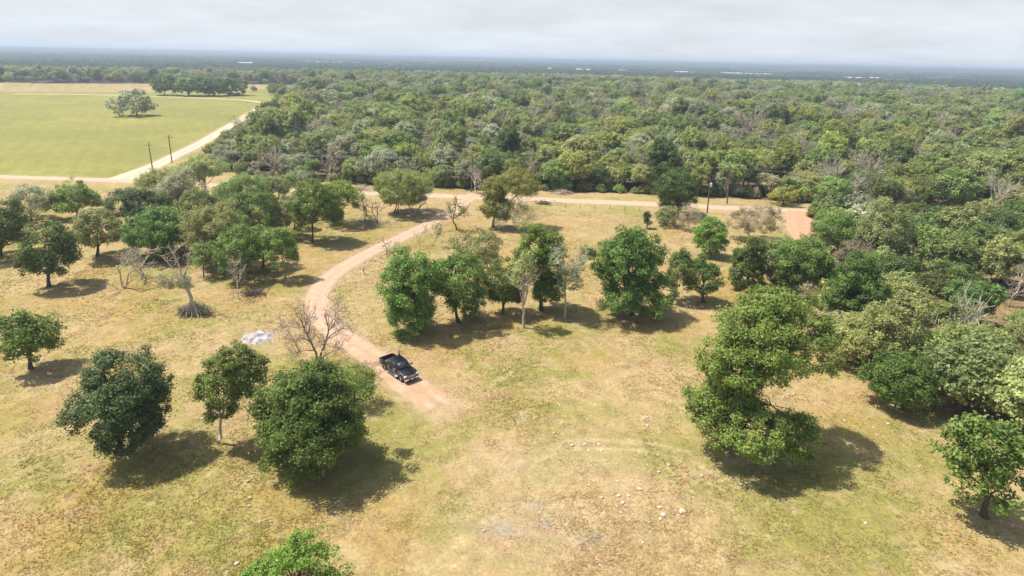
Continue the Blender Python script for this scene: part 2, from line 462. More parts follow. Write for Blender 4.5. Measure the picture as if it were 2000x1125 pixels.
    fc = FI * (0.86 + 0.3 * fbm(x, y, 30, 51))[..., None] * (1 + 0.30 * (fbm(x, y * 3, 9, 52) - .5) + 0.035 * np.sin((x * .85 + y * .5) * 1.1 + 3 * fbm(x, y, 40, 54)))[..., None]
    dp = sstep(.5, .72, fbm(x, y, 45, 53, 4))[..., None] * .55
    fc = fc * (1 - dp) + np.array([0.235, 0.235, 0.060]) * dp
    col = np.where(f[..., None], fc, col)
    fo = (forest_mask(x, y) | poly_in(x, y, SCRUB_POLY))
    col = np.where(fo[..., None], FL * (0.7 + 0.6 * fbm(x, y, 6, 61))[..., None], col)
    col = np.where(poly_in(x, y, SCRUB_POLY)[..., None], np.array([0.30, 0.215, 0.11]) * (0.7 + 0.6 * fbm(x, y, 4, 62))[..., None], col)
    far = sstep(900, 2200, np.hypot(x, y))[..., None]
    col = col * (1 - far) + np.array([0.10, 0.10, 0.045]) * far
    # dust and thin grass beside the roads
    for line, hw in ROADS:
        l = [tuple(p) for p in line[::3]] + [tuple(line[-1])]
        mnx, mny = line.min(0) - 12; mxx, mxy = line.max(0) + 12
        near = (x > mnx) & (x < mxx) & (y > mny) & (y < mxy)
        if not near.any(): continue
        d = np.full(x.shape, 99.0); d[near] = dist_line(x[near], y[near], l)
        k = (sstep(hw + 1.9, hw - 0.2, d + 1.6 * (fbm(x, y, 2.0, 71) - .5)) * 0.62)[..., None]
        col = col * (1 - k) + RD * 0.93 * k
    v = 0.88 + 0.24 * fbm(x, y, 1.1, 81, 3)
    return np.clip(col * v[..., None] * 0.76, 0.01, 0.75)

def ground_z(x, y):
    r = np.hypot(x, y)
    hill = sstep(3500, 9000, r) * (12 + 34 * fbm(x, y, 3200, 7, 3)) + sstep(1500, 4000, r) * 4 * fbm(x, y, 900, 9, 2)
    return hill - 0.0

# ------------------------------------------------------------------ ground: one sheet to the horizon
def build_ground():
    az = np.concatenate([np.linspace(-180, -62, 40, endpoint=False), np.linspace(-62, -46, 30, endpoint=False), np.linspace(-46, 46, 390, endpoint=False),
                         np.linspace(46, 62, 30, endpoint=False), np.linspace(62, 180, 40, endpoint=False)])
    rr = np.concatenate([np.linspace(3, 28, 14, endpoint=False), np.geomspace(28, 190, 260, endpoint=False), np.geomspace(190, 700, 90, endpoint=False), np.geomspace(700, 13500, 60)])
    A, RR = np.meshgrid(np.radians(az), rr)
    x = RR * np.sin(A); y = RR * np.cos(A)
    z = ground_z(x, y)
    near = sstep(220, 120, RR)
    z = z + near * (0.10 * (fbm(x, y, 1.6, 11, 3) - 0.62) + 0.10 * (fbm(x, y, 9, 12, 2) - .62))
    V = np.stack([x, y, z], -1).reshape(-1, 3)
    nr, na = x.shape
    i = np.arange(nr - 1)[:, None] * na; j = np.arange(na)[None]; j2 = (j + 1) % na
    F = np.stack([i + j, i + j2, i + na + j2, i + na + j], -1).reshape(-1, 4)
    V = np.vstack([V, [[0, 0, -0.05]]])
    T = np.stack([np.full(na, len(V) - 1), (np.arange(na) + 1) % na, np.arange(na)], -1)
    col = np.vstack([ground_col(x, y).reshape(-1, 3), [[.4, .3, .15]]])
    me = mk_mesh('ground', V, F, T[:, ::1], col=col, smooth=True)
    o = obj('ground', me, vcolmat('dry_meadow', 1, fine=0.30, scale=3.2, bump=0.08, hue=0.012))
    tag(o, kind='structure')
build_ground()

ROADMAT = vcolmat('gravel_road', 1, fine=0.20, scale=4.0, bump=0.04, hue=0.006)
def build_road(name, line, hw, colr, z, seed, endw=None, tracks=0.12, patch=None):
    n = len(line)
    t = np.gradient(line, axis=0); t /= np.linalg.norm(t, axis=1)[:, None]
    nrm = np.stack([-t[:, 1], t[:, 0]], -1)
    s = np.concatenate([[0], np.cumsum(np.linalg.norm(np.diff(line, axis=0), axis=1))])
    m = 17
    u = np.linspace(-1, 1, m)
    wl = hw * (0.97 + 0.20 * (fbm(s, s * 0 + 3, 5.0, seed) - .5) + 0.16 * (fbm(s, s * 0 + 9, 1.1, seed + 1, 2) - .5))
    wr = hw * (0.97 + 0.20 * (fbm(s, s * 0 + 31, 5.0, seed + 2) - .5) + 0.16 * (fbm(s, s * 0 + 17, 1.1, seed + 3, 2) - .5))
    if endw is not None: wl = wl * endw(s / s[-1]); wr = wr * endw(s / s[-1])
    if patch is not None:
        en = sstep(.84, 1, s / s[-1]); wl = wl * (1 + en * 0.75 * (fbm(s, s * 0 + 5, 0.9, seed + 40, 3) - .55)); wr = wr * (1 + en * .75 * (fbm(s, s * 0 + 8, 0.9, seed + 41, 3) - .55))
    off = np.where(u[None] < 0, u[None] * wl[:, None], u[None] * wr[:, None])
    X = line[:, None, 0] + off * nrm[:, None, 0]; Y = line[:, None, 1] + off * nrm[:, None, 1]
    Z = z + 0.04 * (1 - u[None] ** 2) + 0 * X
    Z[:, 0] = -0.12; Z[:, -1] = -0.12
    ej = 2.4 * (fbm(u * 3, u * 0 + seed, 0.7, seed + 21) - .5)
    for e_, sg in ((0, -1), (-1, 1)):
        Z[e_] = -0.12; X[e_] += sg * ej * t[e_, 0]; Y[e_] += sg * ej * t[e_, 1]
    V = np.stack([X, Y, Z], -1).reshape(-1, 3)
    i = np.arange(n - 1)[:, None] * m; j = np.arange(m - 1)[None]
    F = np.stack([i + j, i + m + j, i + m + j + 1, i + j + 1], -1).reshape(-1, 4)
    col = np.array(colr)[None, None] * np.ones((n, m, 1))
    tr = np.exp(-((np.abs(u) - 0.45) / 0.17) ** 2)[None] * (0.6 + 0.8 * fbm(X, Y, 4, seed + 8))
    col = col * (1 + tracks * (tr - 0.35))[..., None]
    mid = (np.exp(-(u / 0.18) ** 2)[None] * sstep(.42, .7, fbm(X, Y, 5, seed + 5)) * 0.32 + sstep(.7, 1, np.abs(u))[None] * .4)[..., None]
    col = col * (1 - mid) + np.array([0.34, 0.24, 0.13]) * mid
    if patch is not None:
        k = patch(s / s[-1])[:, None] * sstep(0.3, .62, fbm(X, Y, 0.9, seed + 9, 3))
        col = col * (1 - k[..., None]) + np.array([0.40, 0.235, 0.135]) * k[..., None]
    o = obj(name, mk_mesh(name, V, F, col=col.reshape(-1, 3), smooth=True), ROADMAT)
    tag(o, kind='structure')
    return o
PINK = (0.43, 0.298, 0.20)
build_road('driveway', DRIVE, 2.05, PINK, 0.05, 101, endw=lambda t: 1 + 0.35 * sstep(.06, 0, t) + 0.16 * sstep(.86, .97, t), patch=lambda t: sstep(.74, .95, t) * .8)
build_road('gravel_road', MAIN, 2.7, (0.43, 0.325, 0.225), 0.03, 111)
build_road('far_road', FAR, 3.0, (0.47, 0.39, 0.28), 0.09, 121, endw=lambda t: 1 + 0.9 * sstep(.07, 0, t))
build_road('sandy_drive', PAD, 3.2, (0.47, 0.250, 0.155), 0.11, 131, endw=lambda t: (1.15 - .5 * t) * (1 + .3 * (fbm(t * 40, t * 0, 3.0, 133) - .5)))
build_road('field_track', TRACK, 1.6, (0.55, 0.48, 0.30), 0.06, 141)

# ------------------------------------------------------------------ trees
def leaf_quads(rng, pos, nrm, size):
    """rhombic folded leaves: pos (n,3), nrm (n,3), size (n,)"""
    n = len(pos)
    rv = rng.normal(size=(n, 3))
    a = np.cross(nrm, rv); a /= np.linalg.norm(a, axis=1)[:, None] + 1e-9
    b = np.cross(nrm, a)
    s = size[:, None]
    w_ = 0.30 + 0.14 * rng.random((n, 1))
    V = np.stack([pos - a * s * .42 - b * s * w_, pos - a * s * .30 + b * s * w_, pos + a * s * .62 + nrm * s * .06], 1)
    F = np.arange(3 * n).reshape(n, 3)
    return V.reshape(-1, 3), F

def unit(v):
    return v / (np.linalg.norm(v, axis=-1, keepdims=True) + 1e-9)

def crown(rng, lobes, leaf, dens=1.0, clump=1.0, shellin=0.5, gap=0.0, zmin=0.12, up=0.55, maxn=60000):
    """lobes: list of (centre, radii). Leaves in clumps set on uneven shells."""
    cc = []; cr_ = []; od = []
    for c, r in lobes:
        c = np.array(c, float); r = np.array(r, float)
        Rm = r.mean()
        rc = (0.30 + 0.105 * Rm) * clump
        area = 4 * math.pi * ((r[0] * r[1]) ** 1.6 / 3 + (r[0] * r[2]) ** 1.6 / 3 + (r[1] * r[2]) ** 1.6 / 3) ** (1 / 1.6)
        n = int(max(5, 1.25 * area / (math.pi * rc * rc)))
        d = unit(rng.normal(size=(n * 3, 3)))
        d = d[(d[:, 2] > -0.75)][:n]
        k1 = rng.normal(size=(3, 3)) * 2.2; ph = rng.random(3) * 6.3
        bump = 1 + 0.20 * np.sin(d @ k1.T + ph).sum(1) / 1.4
        rad = np.clip(shellin + (1 - shellin) * rng.random(len(d)) ** 0.45, 0, 1) * bump
        p = c + d * r * rad[:, None] * (1 - 0.45 * rc / Rm)
        if gap > 0:
            g = np.sin(p @ (rng.normal(size=(3, 3)) * 1.1 / clump).T + rng.random(3) * 6).sum(1)
            keep = g > np.quantile(g, gap); p = p[keep]; d = d[keep]
        cc.append(p); od.append(d); cr_.append(rc * (0.6 + 0.75 * rng.random(len(p))))
    cc = np.vstack(cc); cr_ = np.concatenate(cr_); od = np.vstack(od)
    la = 0.33 * leaf * leaf
    nl = np.maximum(6, (dens * 0.40 * 4 * math.pi * cr_ ** 2 / la).astype(int))
    if nl.sum() > maxn:
        f = math.sqrt(nl.sum() / maxn); leaf = leaf * f; nl = np.maximum(4, (nl / f ** 2).astype(int))
    idx = np.repeat(np.arange(len(cc)), nl)
    N = len(idx)
    d = unit(rng.normal(size=(N, 3)) + 0.35 * od[idx])
    pos0 = cc[idx] + d * cr_[idx][:, None]
    rr = 0.25 + 0.75 * rng.random(N) ** 0.6
    fl = np.array([1.0, 1.0, 0.8])
    ragged = (1 + 0.9 * (rng.random(N) ** 5)) * (0.8 + 0.4 * vnoise(pos0[:, 0] * 1.0 + pos0[:, 2] * .7, pos0[:, 1] + pos0[:, 2] * .7, 0.45, 5))
    pos = cc[idx] + d * fl * (cr_[idx] * rr * ragged)[:, None]
    nr = unit(0.55 * d + 0.35 * od[idx] + np.array([0, 0, up]) + 0.55 * rng.normal(size=(N, 3)))
    sz = leaf * (0.65 + 0.7 * rng.random(N))
    keep = pos[:, 2] > zmin
    pos, nr, sz, idx = pos[keep], nr[keep], sz[keep], idx[keep]
    V, F = leaf_quads(rng, pos, nr, sz)
    ct = rng.random(len(cc))
    attr = {'rnd': rng.random(len(pos)), 'clump': ct[idx]}
    return V, F, attr, cc

def wobble(rng, a, b, n, amt):
    a = np.array(a, float); b = np.array(b, float)
    t = np.linspace(0, 1, n)[:, None]
    L_ = np.linalg.norm(b - a)
    w_ = np.cumsum(rng.normal(size=(n, 3)) * amt * L_ / n, axis=0)
    w_ = w_ - w_[0] - (w_[-1] - w_[0]) * t
    return a + (b - a) * t + w_

def wood(rng, base, lobes, cc, r0, nbr=60, lean=None, q=None, fork=0.45, stems=1):
    q = q or Q()
    base = np.array(base, float)
    mainc = np.array(lobes[0][0], float)
    for st in range(stems):
        b0 = base + (rng.normal(size=3) * [0.35, 0.35, 0] if st else 0)
        top = base + (mainc - base) * 0.95 + (rng.normal(size=3) * 0.5 if st else 0)
        n = 9
        tr = wobble(rng, b0 + [0, 0, -0.25], top, n, 0.12)
        rad = r0 / math.sqrt(stems) * np.linspace(1.0, 0.35, n); rad[0] *= 1.5; rad[1] *= 1.08
        q.tube(tr, rad, 8)
        sel = rng.permutation(len(cc))[:nbr // stems]
        # limbs to the larger groups, then branches from the limbs to the clumps
        k = max(3, min(9, len(sel) // 6))
        cen = cc[sel[:k]]
        lab = np.argmin(((cc[sel][:, None] - cen[None]) ** 2).sum(-1), 1)
        for g in range(k):
            mem = cc[sel][lab == g]
            if not len(mem): continue
            m = mem.mean(0)
            f = fork + (0.95 - fork) * rng.random() * (0.4 + 0.6 * (m[2] > mainc[2]))
            s = tr[int(f * (n - 1))]
            s = s if s[2] < m[2] + 1.0 else tr[int(fork * (n - 1))]
            limb = wobble(rng, s, s + (m - s) * 0.85, 7, 0.3)
            lr = r0 * 0.42 * np.linspace(1, 0.4, 7)
            q.tube(limb, lr, 6)
            for c in mem:
                a = limb[rng.integers(2, 7)]
                q.tube(wobble(rng, a, c, 5, 0.3), r0 * 0.15 * np.linspace(1, 0.25, 5), 4)
    return q

def bare(rng, q, p, d, length, rad, level, spread=0.7, up=0.15, kink=0.25, twigs=4, minr=0.012, nseg=5, tw=1.0):
    pts = [np.array(p, float)]
    dd = unit(np.array(d, float))
    for i in range(nseg):
        dd = unit(dd + rng.normal(size=3) * kink + np.array([0, 0, up * 0.3]))
        pts.append(pts[-1] + dd * length / nseg)
    pts = np.array(pts)
    q.tube(pts, np.maximum(minr, rad * np.linspace(1, 0.55, len(pts))), 7 if level > 2 else (5 if level > 1 else 3))
    if level <= 0: return
    n = twigs if level > 1 else int(twigs * 1.6 * tw)
    for k in range(n):
        i = len(pts) - 1 if k == 0 else rng.integers(1, len(pts))
        nd = unit(dd * 0.75 + rng.normal(size=3) * spread + np.array([0, 0, up]))
        bare(rng, q, pts[i], nd, length * (0.52 + 0.3 * rng.random()), rad * (0.62 if k == 0 else 0.45), level - 1, spread, up, kink, twigs, minr, max(3, nseg - 1), tw)

SEED = [1000]
def lobes_from_px(bx, by, boxes, ydeep=1.0):
    X, Y = P(bx, by)
    out = []
    for bxs in boxes:
        l, t, r, b = bxs[:4]; dyo = bxs[4] if len(bxs) > 4 else 0.0
        cx, cy = (l + r) / 2, (t + b) / 2
        c = at_y(cx, cy, Y + dyo)
        k = pxm(*c)
        rw = (r - l) / 2 / k; rv = (b - t) / 2 / k
        ry = rw * ydeep
        v = unit(c - CAM); sn = -v[2]; cs = math.sqrt(1 - sn * sn)
        rz2 = rv * rv - (ry * sn) ** 2
        rz = math.sqrt(rz2) / cs if rz2 > (0.45 * rv) ** 2 else 0.5 * rv / cs
        rz = max(rz, 0.45 * rw)
        if c[2] - rz < 0.15: 
            lo = c[2] + rz; rz = max(0.4, (lo - 0.1) / 2); c = np.array([c[0], c[1], lo - rz])
        out.append((c - np.array([X, Y, 0]), np.array([rw, ry, rz])))
    return (X, Y), out

def leafy(label, base, boxes, mat='mid', bark='dark', leaf=0.30, dens=1.0, clump=1.0, gap=0.0, shellin=0.5, tr=None, stems=1, name='oak_tree', cat='tree', group=None, nbr=60, ydeep=1.0, fork=0.45, maxn=45000, pale=0):
    SEED[0] += 1
    rng = np.random.default_rng(SEED[0])
    (X, Y), lobes = lobes_from_px(*base, boxes, ydeep)
    t = thing(name, (X, Y, 0), label, cat, group)
    V, F, at, cc = crown(rng, lobes, leaf, dens * 0.84, clump * 0.92, shellin, max(gap, 0.13), maxn=maxn)
    h = max(c[2] + r[2] for c, r in lobes)
    r0 = tr or (0.05 + 0.024 * h)
    q = wood(rng, (0, 0, 0), lobes, cc, r0, nbr, stems=stems, fork=fork)
    if pale:
        for k in range(pale):
            d = unit(np.array([rng.normal(), rng.normal(), 0.6])); c = np.array(lobes[0][0])
            bare(rng, q, c * [0.5, 0.5, 0.75], d, lobes[0][1].mean() * 1.1, r0 * 0.4, 2, 0.7, 0.2, 0.25, 3, 0.02)
    obj('trunk', q.mesh('trunk', True), BARK[bark], t)
    obj('crown', mk_mesh('crown', V, None, F, face_attr=at), L[mat], t)
    return t

def bare_tree(label, base, top, bark='grey', width=0.7, level=3, stems=2, r0=None, name='bare_tree', lean=(0, 0), twigs=4, group=None, frac=0.42, up=0.25, minr=0.014, leaves=None, spread=0.7, tw=1.0):
    SEED[0] += 1
    rng = np.random.default_rng(SEED[0])
    X, Y = P(*base)
    h = at_y(base[0], top, Y)[2]
    t = thing(name, (X, Y, 0), label, 'tree', group)
    r0 = r0 or 0.05 + 0.02 * h
    q = Q()
    for s in range(stems):
        a = rng.random() * 6.28 if stems > 1 else 0
        k = 0.45 * width if stems > 1 else 0.08
        d = np.array([k * math.cos(a + s * 6.28 / stems) + lean[0], k * math.sin(a + s * 6.28 / stems) * .8 + lean[1], 1.0])
        bare(rng, q, (0, 0, -0.2), d, h * frac, r0, level, spread * width / 0.7, up, 0.18, twigs, minr, 6, tw)
    k = h / max(v[:, 2].max() for v in q.V)
    q.V = [v * k for v in q.V]
    obj('trunk', q.mesh('trunk', True), BARK[bark], t)
    if leaves:
        V = np.vstack(q.V); sel = V[(V[:, 2] > h * 0.35)]
        p = sel[rng.integers(0, len(sel), leaves[1])] + rng.normal(size=(leaves[1], 3)) * 0.18
        VV, F = leaf_quads(rng, p, unit(rng.normal(size=p.shape) + [0, 0, .6]), 0.26 * (0.6 + rng.random(len(p)) * .8))
        obj('crown', mk_mesh('crown', VV, None, F, face_attr={'rnd': rng.random(len(p)), 'clump': rng.random(len(p))}), L[leaves[0]], t)
    return t

# --- foreground
leafy('dark dense oak at the left edge throwing a broad shadow', (230, 885), [(150, 692, 330, 850), (175, 760, 322, 885)], 'blue', leaf=0.20, dens=1.1, maxn=80000)
leafy('small clumpy oak with a bare lit trunk, left of the big round oak', (423, 867), [(392, 690, 500, 800), (375, 718, 450, 790), (450, 695, 528, 760), (425, 665, 490, 720), (402, 780, 465, 822)], 'mid', 'pale', leaf=0.18, dens=0.9, gap=0.22, clump=0.85, tr=0.17)
leafy('big round dense oak in front of the parked truck', (600, 908), [(497, 708, 710, 915), (508, 765, 696, 925), (548, 703, 675, 800)], 'deep', leaf=0.20, dens=1.15, maxn=110000, stems=2)
leafy('feathery pale green shrub between the big round oak and the truck', (694, 792), [(645, 706, 735, 772), (672, 722, 742, 762)], 'bright', leaf=0.16, dens=0.28, gap=0.25, name='feathery_shrub', cat='shrub')
def forked_tree():
    SEED[0] += 1; rng = np.random.default_rng(SEED[0])
    X, Y = P(623, 716); o0 = np.array([X, Y, 0])
    t = thing('bare_tree', (X, Y, 0), 'leafless grey tree with forked trunk behind the big round oak', 'tree')
    q = Q()
    limbs = [([(623, 716), (617, 690), (607, 668), (598, 650), (586, 622)], .17, 0.0), ([(624, 714), (628, 690), (638, 662), (641, 640), (633, 614)], .17, .3),
             ([(638, 662), (655, 648), (672, 642), (690, 650)], .09, -.6), ([(626, 700), (642, 690), (662, 682)], .10, -.9), ([(607, 668), (592, 660), (572, 664)], .09, -.5),
             ([(600, 655), (606, 632), (604, 612)], .08, .8), ([(641, 640), (652, 622), (660, 606)], .08, .8), ([(598, 650), (580, 640), (562, 636)], .08, .6), ([(612, 684), (594, 684), (578, 692)], .08, -.8)]
    for pts, r, dep in limbs:
        w3 = np.array([at_y(px, py, Y + dep * k / (len(pts) - 1) * 2.2) - o0 for k, (px, py) in enumerate(pts)])
        if pts[0][1] > 710: w3[0] = [0, 0, -.2]
        c = catmull(w3, 0.35)
        c = c + rng.normal(size=c.shape) * .03
        q.tube(c, np.linspace(r, r * .35, len(c)), 7)
        for k in range(7):
            i = rng.integers(len(c) // 3, len(c)); d = unit(c[min(i + 1, len(c) - 1)] - c[i - 1] + rng.normal(size=3) * .02)
            bare(rng, q, c[i], d * .5 + rng.normal(size=3) * .55 + [0, 0, .35], 1.25, r * .34, 2, .6, .18, .16, 4, .012, 5)
    obj('trunk', q.mesh('trunk', True), BARK['grey'], t)
forked_tree()
leafy('sprawling bright green shrub cut by the bottom of the picture', (575, 1165), [(492, 1058, 660, 1170), (540, 1040, 630, 1110), (470, 1085, 560, 1160)], 'bright', leaf=0.18, dens=0.6, gap=0.2, stems=3, name='sprawling_shrub', cat='shrub', clump=0.8)

# --- big oak on the right
leafy('tall spreading oak with low side limb on the right of the meadow', (1405, 872),
      [(1385, 575, 1560, 740, 0), (1500, 600, 1640, 745, 1.5), (1375, 640, 1500, 760, -1), (1440, 560, 1560, 640, 2), (1358, 715, 1475, 865, -1), (1372, 770, 1450, 880, -2), (1380, 690, 1490, 800, 0), (1405, 780, 1560, 890, -3), (1500, 800, 1598, 900, -3)],
      'mid', leaf=0.21, dens=1.0, gap=0.1, maxn=110000, tr=0.34, nbr=110)

# --- group in the middle
leafy('round green oak at the left end of the middle group', (816, 648), [(740, 490, 868, 620), (750, 560, 850, 655)], 'mid', leaf=0.24, dens=1.05, stems=2, maxn=44200)
leafy('green oak with open base right of the leftmost middle oak', (895, 628), [(822, 487, 942, 585), (868, 540, 942, 622)], 'mid', leaf=0.24, dens=1.0, gap=0.15, stems=2)
leafy('thin olive tree rising behind the middle group', (935, 566), [(885, 442, 985, 520), (900, 480, 985, 550)], 'olive', 'grey', leaf=0.24, dens=0.5, gap=0.25)
leafy('small dark green tree left of the pale leaning trunk', (982, 614), [(948, 515, 1030, 608)], 'deep', leaf=0.24, dens=1.1)
leafy('tall bright green tree in the middle group', (1056, 606), [(1005, 440, 1102, 545), (1045, 460, 1106, 600), (1035, 520, 1100, 606)], 'bright', leaf=0.24, dens=1.1, stems=2)
leafy('half dead tree with a pale straight trunk in the middle group', (1022, 640), [(992, 505, 1048, 575), (1010, 490, 1050, 530)], 'olive', 'pale', leaf=0.22, dens=0.4, gap=0.35, tr=0.2, pale=4)
leafy('sparse tree on a thin pale trunk right of the tall bright tree', (1103, 620), [(1068, 475, 1150, 545), (1080, 520, 1142, 575)], 'grey', 'pale', leaf=0.22, dens=0.42, gap=0.3, tr=0.17, pale=3)
leafy('large full green oak at the right of the middle group', (1232, 616), [(1157, 448, 1300, 575), (1170, 520, 1312, 615), (1190, 444, 1280, 520)], 'mid', leaf=0.23, dens=1.15, maxn=57800, stems=2)
leafy('small green tree on a thin pale stem beside the large full oak', (1316, 586), [(1294, 490, 1362, 568)], 'deep', 'pale', leaf=0.22, dens=1.0, tr=0.1)
leafy('small olive green tree just right of the thin-stemmed one', (1374, 590), [(1340, 492, 1408, 588)], 'deep', leaf=0.22, dens=1.0, gap=0.1)
leafy('low green shoots at the foot of the middle oak', (918, 622), [(896, 592, 940, 624)], 'bright', leaf=0.19, dens=0.6, name='low_shrub', cat='shrub')

# --- right middle
leafy('round bright green small tree near the right gravel road', (1387, 500), [(1357, 418, 1417, 490), (1360, 450, 1414, 502)], 'bright', leaf=0.24, dens=1.1)
leafy('conical dark green tree behind the tall spreading oak', (1462, 560), [(1430, 458, 1496, 540), (1424, 495, 1502, 563)], 'deep', leaf=0.24, dens=1.2)
leafy('broad green tree between the conical tree and the sandy drive', (1558, 572), [(1500, 458, 1602, 560), (1540, 470, 1625, 560)], 'mid', leaf=0.24, dens=1.0, gap=0.08)
leafy('tangle of dry brown brush beside the sandy drive', (1470, 468), [(1415, 400, 1480, 462), (1460, 398, 1530, 470)], 'dead', 'pale', leaf=0.21, dens=0.38, gap=0.2, stems=4, name='dry_brush', cat='brush', tr=0.09, pale=6)
leafy('green roadside tree in front of the right gravel road', (1325, 420), [(1278, 332, 1370, 400), (1290, 370, 1352, 420)], 'deep', leaf=0.26, dens=1.0)
leafy('low olive shrub at the foot of the roadside tree', (1300, 440), [(1276, 400, 1330, 440)], 'olive', leaf=0.22, dens=0.7, name='low_shrub', cat='shrub')
leafy('grey leafless brush right of the roadside tree', (1345, 450), [(1322, 398, 1370, 450)], 'dead', 'grey', leaf=0.19, dens=0.3, name='dry_brush', cat='brush', tr=0.06, stems=3, pale=3)
leafy('thin dark cedar spike in the far meadow', (1264, 446), [(1257, 408, 1272, 444)], 'blue', leaf=0.19, dens=1.2, name='cedar_sapling')
leafy('yellow green small tree on the far road verge', (1530, 400), [(1505, 360, 1555, 400)], 'yellow', leaf=0.3, dens=0.8)
leafy('dark green full tree on the right behind the spreading oak', (1668, 632), [(1605, 530, 1732, 632), (1640, 488, 1712, 580)], 'deep', leaf=0.23, dens=1.2, maxn=51000, stems=2)
leafy('dry brown brush between the green trees on the right', (1582, 592), [(1556, 548, 1612, 592)], 'dead', 'grey', leaf=0.19, dens=0.4, name='dry_brush', cat='brush', tr=0.06, stems=3)
leafy('grey green bushy tree behind the right side of the spreading oak', (1655, 706), [(1600, 612, 1700, 700), (1650, 600, 1730, 690)], 'olive', leaf=0.22, dens=1.0, stems=2)
leafy('grey green bushy tree at the right edge of the meadow', (1742, 740), [(1690, 582, 1800, 738)], 'olive', leaf=0.22, dens=1.0, stems=2)
leafy('low dark bush at the right edge above the bare slope', (1762, 800), [(1700, 690, 1830, 800)], 'deep', leaf=0.22, dens=1.1, stems=3, name='dense_bush', cat='bush')
leafy('green tree on the far side of the sandy drive', (1650, 505), [(1590, 405, 1690, 500)], 'mid', leaf=0.26, dens=0.9, stems=2)
leafy('dry tan brush in the thicket right of the sandy drive', (1665, 545), [(1625, 470, 1705, 545)], 'dead', 'pale', leaf=0.21, dens=0.45, name='dry_brush', cat='brush', stems=3, tr=0.07, pale=3)
leafy('olive tree at the right thicket edge behind the dark full tree', (1722, 520), [(1672, 395, 1770, 512)], 'olive', leaf=0.26, dens=0.95, stems=2)

# --- by the driveway and the junction
leafy('tall yellow green tree by the driveway entrance', (962, 445), [(938, 372, 1000, 440), (960, 330, 1056, 392), (940, 345, 990, 400)], 'yellow', 'grey', leaf=0.26, dens=0.8, gap=0.08)
leafy('grey twiggy brush at the foot of the tall yellow green tree', (1010, 447), [(965, 385, 1042, 447)], 'grey', 'pale', leaf=0.18, dens=0.22, name='dry_brush', cat='brush', stems=5, tr=0.07, pale=7)
bare_tree('small grey dead tree behind the driveway entrance', (932, 380), 318, 'pale', level=3, stems=2, twigs=4, minr=0.03)
bare_tree('gnarled small tree with few leaves beside the driveway bend', (892, 448), 380, 'dark', width=1.1, level=3, stems=1, twigs=4, minr=0.03, leaves=('olive', 900), r0=0.16)
bare_tree('slim leafless sapling at the edge of the driveway', (757, 506), 462, 'grey', level=2, stems=2, twigs=4, minr=0.022, r0=0.06)
bare_tree('thin bare sapling leaning over the far driveway', (818, 477), 424, 'grey', level=2, stems=1, twigs=4, minr=0.022, r0=0.07, frac=.6)
bare_tree('sapling with scattered olive leaves near the far driveway', (843, 480), 428, 'grey', level=2, stems=1, twigs=4, minr=0.02, r0=0.06, leaves=('olive', 260), frac=.6)
bare_tree('short dead stick standing left of the middle group', (714, 536), 520, 'dark', level=1, stems=1, twigs=2, minr=0.025, r0=0.05, name='dead_sapling')

# --- woodland left of the driveway
leafy('green oak on a straight dark trunk left of the driveway', (610, 472), [(569, 357, 658, 421), (578, 375, 674, 451)], 'bright', leaf=0.26, dens=0.95, tr=0.22)
leafy('green oak behind the straight-trunked oak', (656, 438), [(622, 351, 707, 413)], 'bright', leaf=0.26, dens=0.8, tr=0.2)
bare_tree('thin bent dead tree leaning left beside the driveway field', (740, 438), 382, 'dark', width=0.6, level=3, stems=1, twigs=3, minr=0.03, lean=(-0.55, 0), r0=0.15, frac=.6)
bare_tree('upright bare tree with brown twigs by the brush strip', (737, 436), 372, 'dark', width=0.6, level=3, stems=1, twigs=3, minr=0.03, r0=0.13, frac=.6)
bare_tree('thin dark leafless tree between two oaks near the road', (712, 437), 376, 'dark', width=0.6, level=2, stems=1, twigs=4, minr=0.03, r0=0.12, leaves=('olive', 300), frac=.6)
leafy('flat-topped green oak with two trunks near the gravel road', (774, 417), [(734, 331, 845, 393), (743, 358, 836, 405)], 'wood_green', leaf=0.26, dens=0.8, gap=0.12, stems=2, tr=0.2)
bare_tree('bare grey sapling in front of the two-trunk oak', (806, 420), 368, 'pale', level=3, stems=2, twigs=3, minr=0.028)
leafy('gnarled green oak in the left woodland near the road', (526, 398), [(490, 341, 565, 388)], 'olive', leaf=0.26, dens=0.85, gap=0.12, tr=0.25)
leafy('small oak on a thin trunk beside the gnarled oak', (544, 388), [(521, 337, 575, 376)], 'wood_green', leaf=0.26, dens=0.8, tr=0.14)
leafy('pale sparse tree by the left stretch of gravel road', (582, 380), [(560, 335, 607, 372)], 'grey', leaf=0.22, dens=0.5, tr=0.14)
leafy('oak with leaning dark trunk in front of the road junction', (405, 390), [(356, 304, 437, 352), (335, 317, 404, 362)], 'olive', leaf=0.26, dens=0.8, tr=0.2)
leafy('green oak below the left stretch of gravel road', (470, 424), [(423, 340, 514, 406)], 'wood_green', leaf=0.26, dens=0.8, gap=0.1)
leafy('brown tinged shrubby tree by the road junction', (300, 385), [(264, 331, 345, 386)], 'olive', leaf=0.26, dens=0.8, stems=2)
leafy('mixed green tree in front of the road junction', (350, 418), [(298, 340, 391, 411)], 'grey', leaf=0.26, dens=0.8, gap=0.1)
leafy('shaded dark tree at the left edge of the woodland', (262, 440), [(217, 367, 327, 437)], 'blue', leaf=0.26, dens=1.0)
leafy('large dark green oak in the left woodland', (318, 498), [(245, 406, 387, 491), (277, 425, 393, 499)], 'mid', leaf=0.24, dens=1.15, maxn=44200, stems=2)
leafy('green oak standing just beyond the large dark oak', (395, 458), [(345, 366, 434, 449)], 'wood_green', leaf=0.26, dens=0.8, gap=0.1)
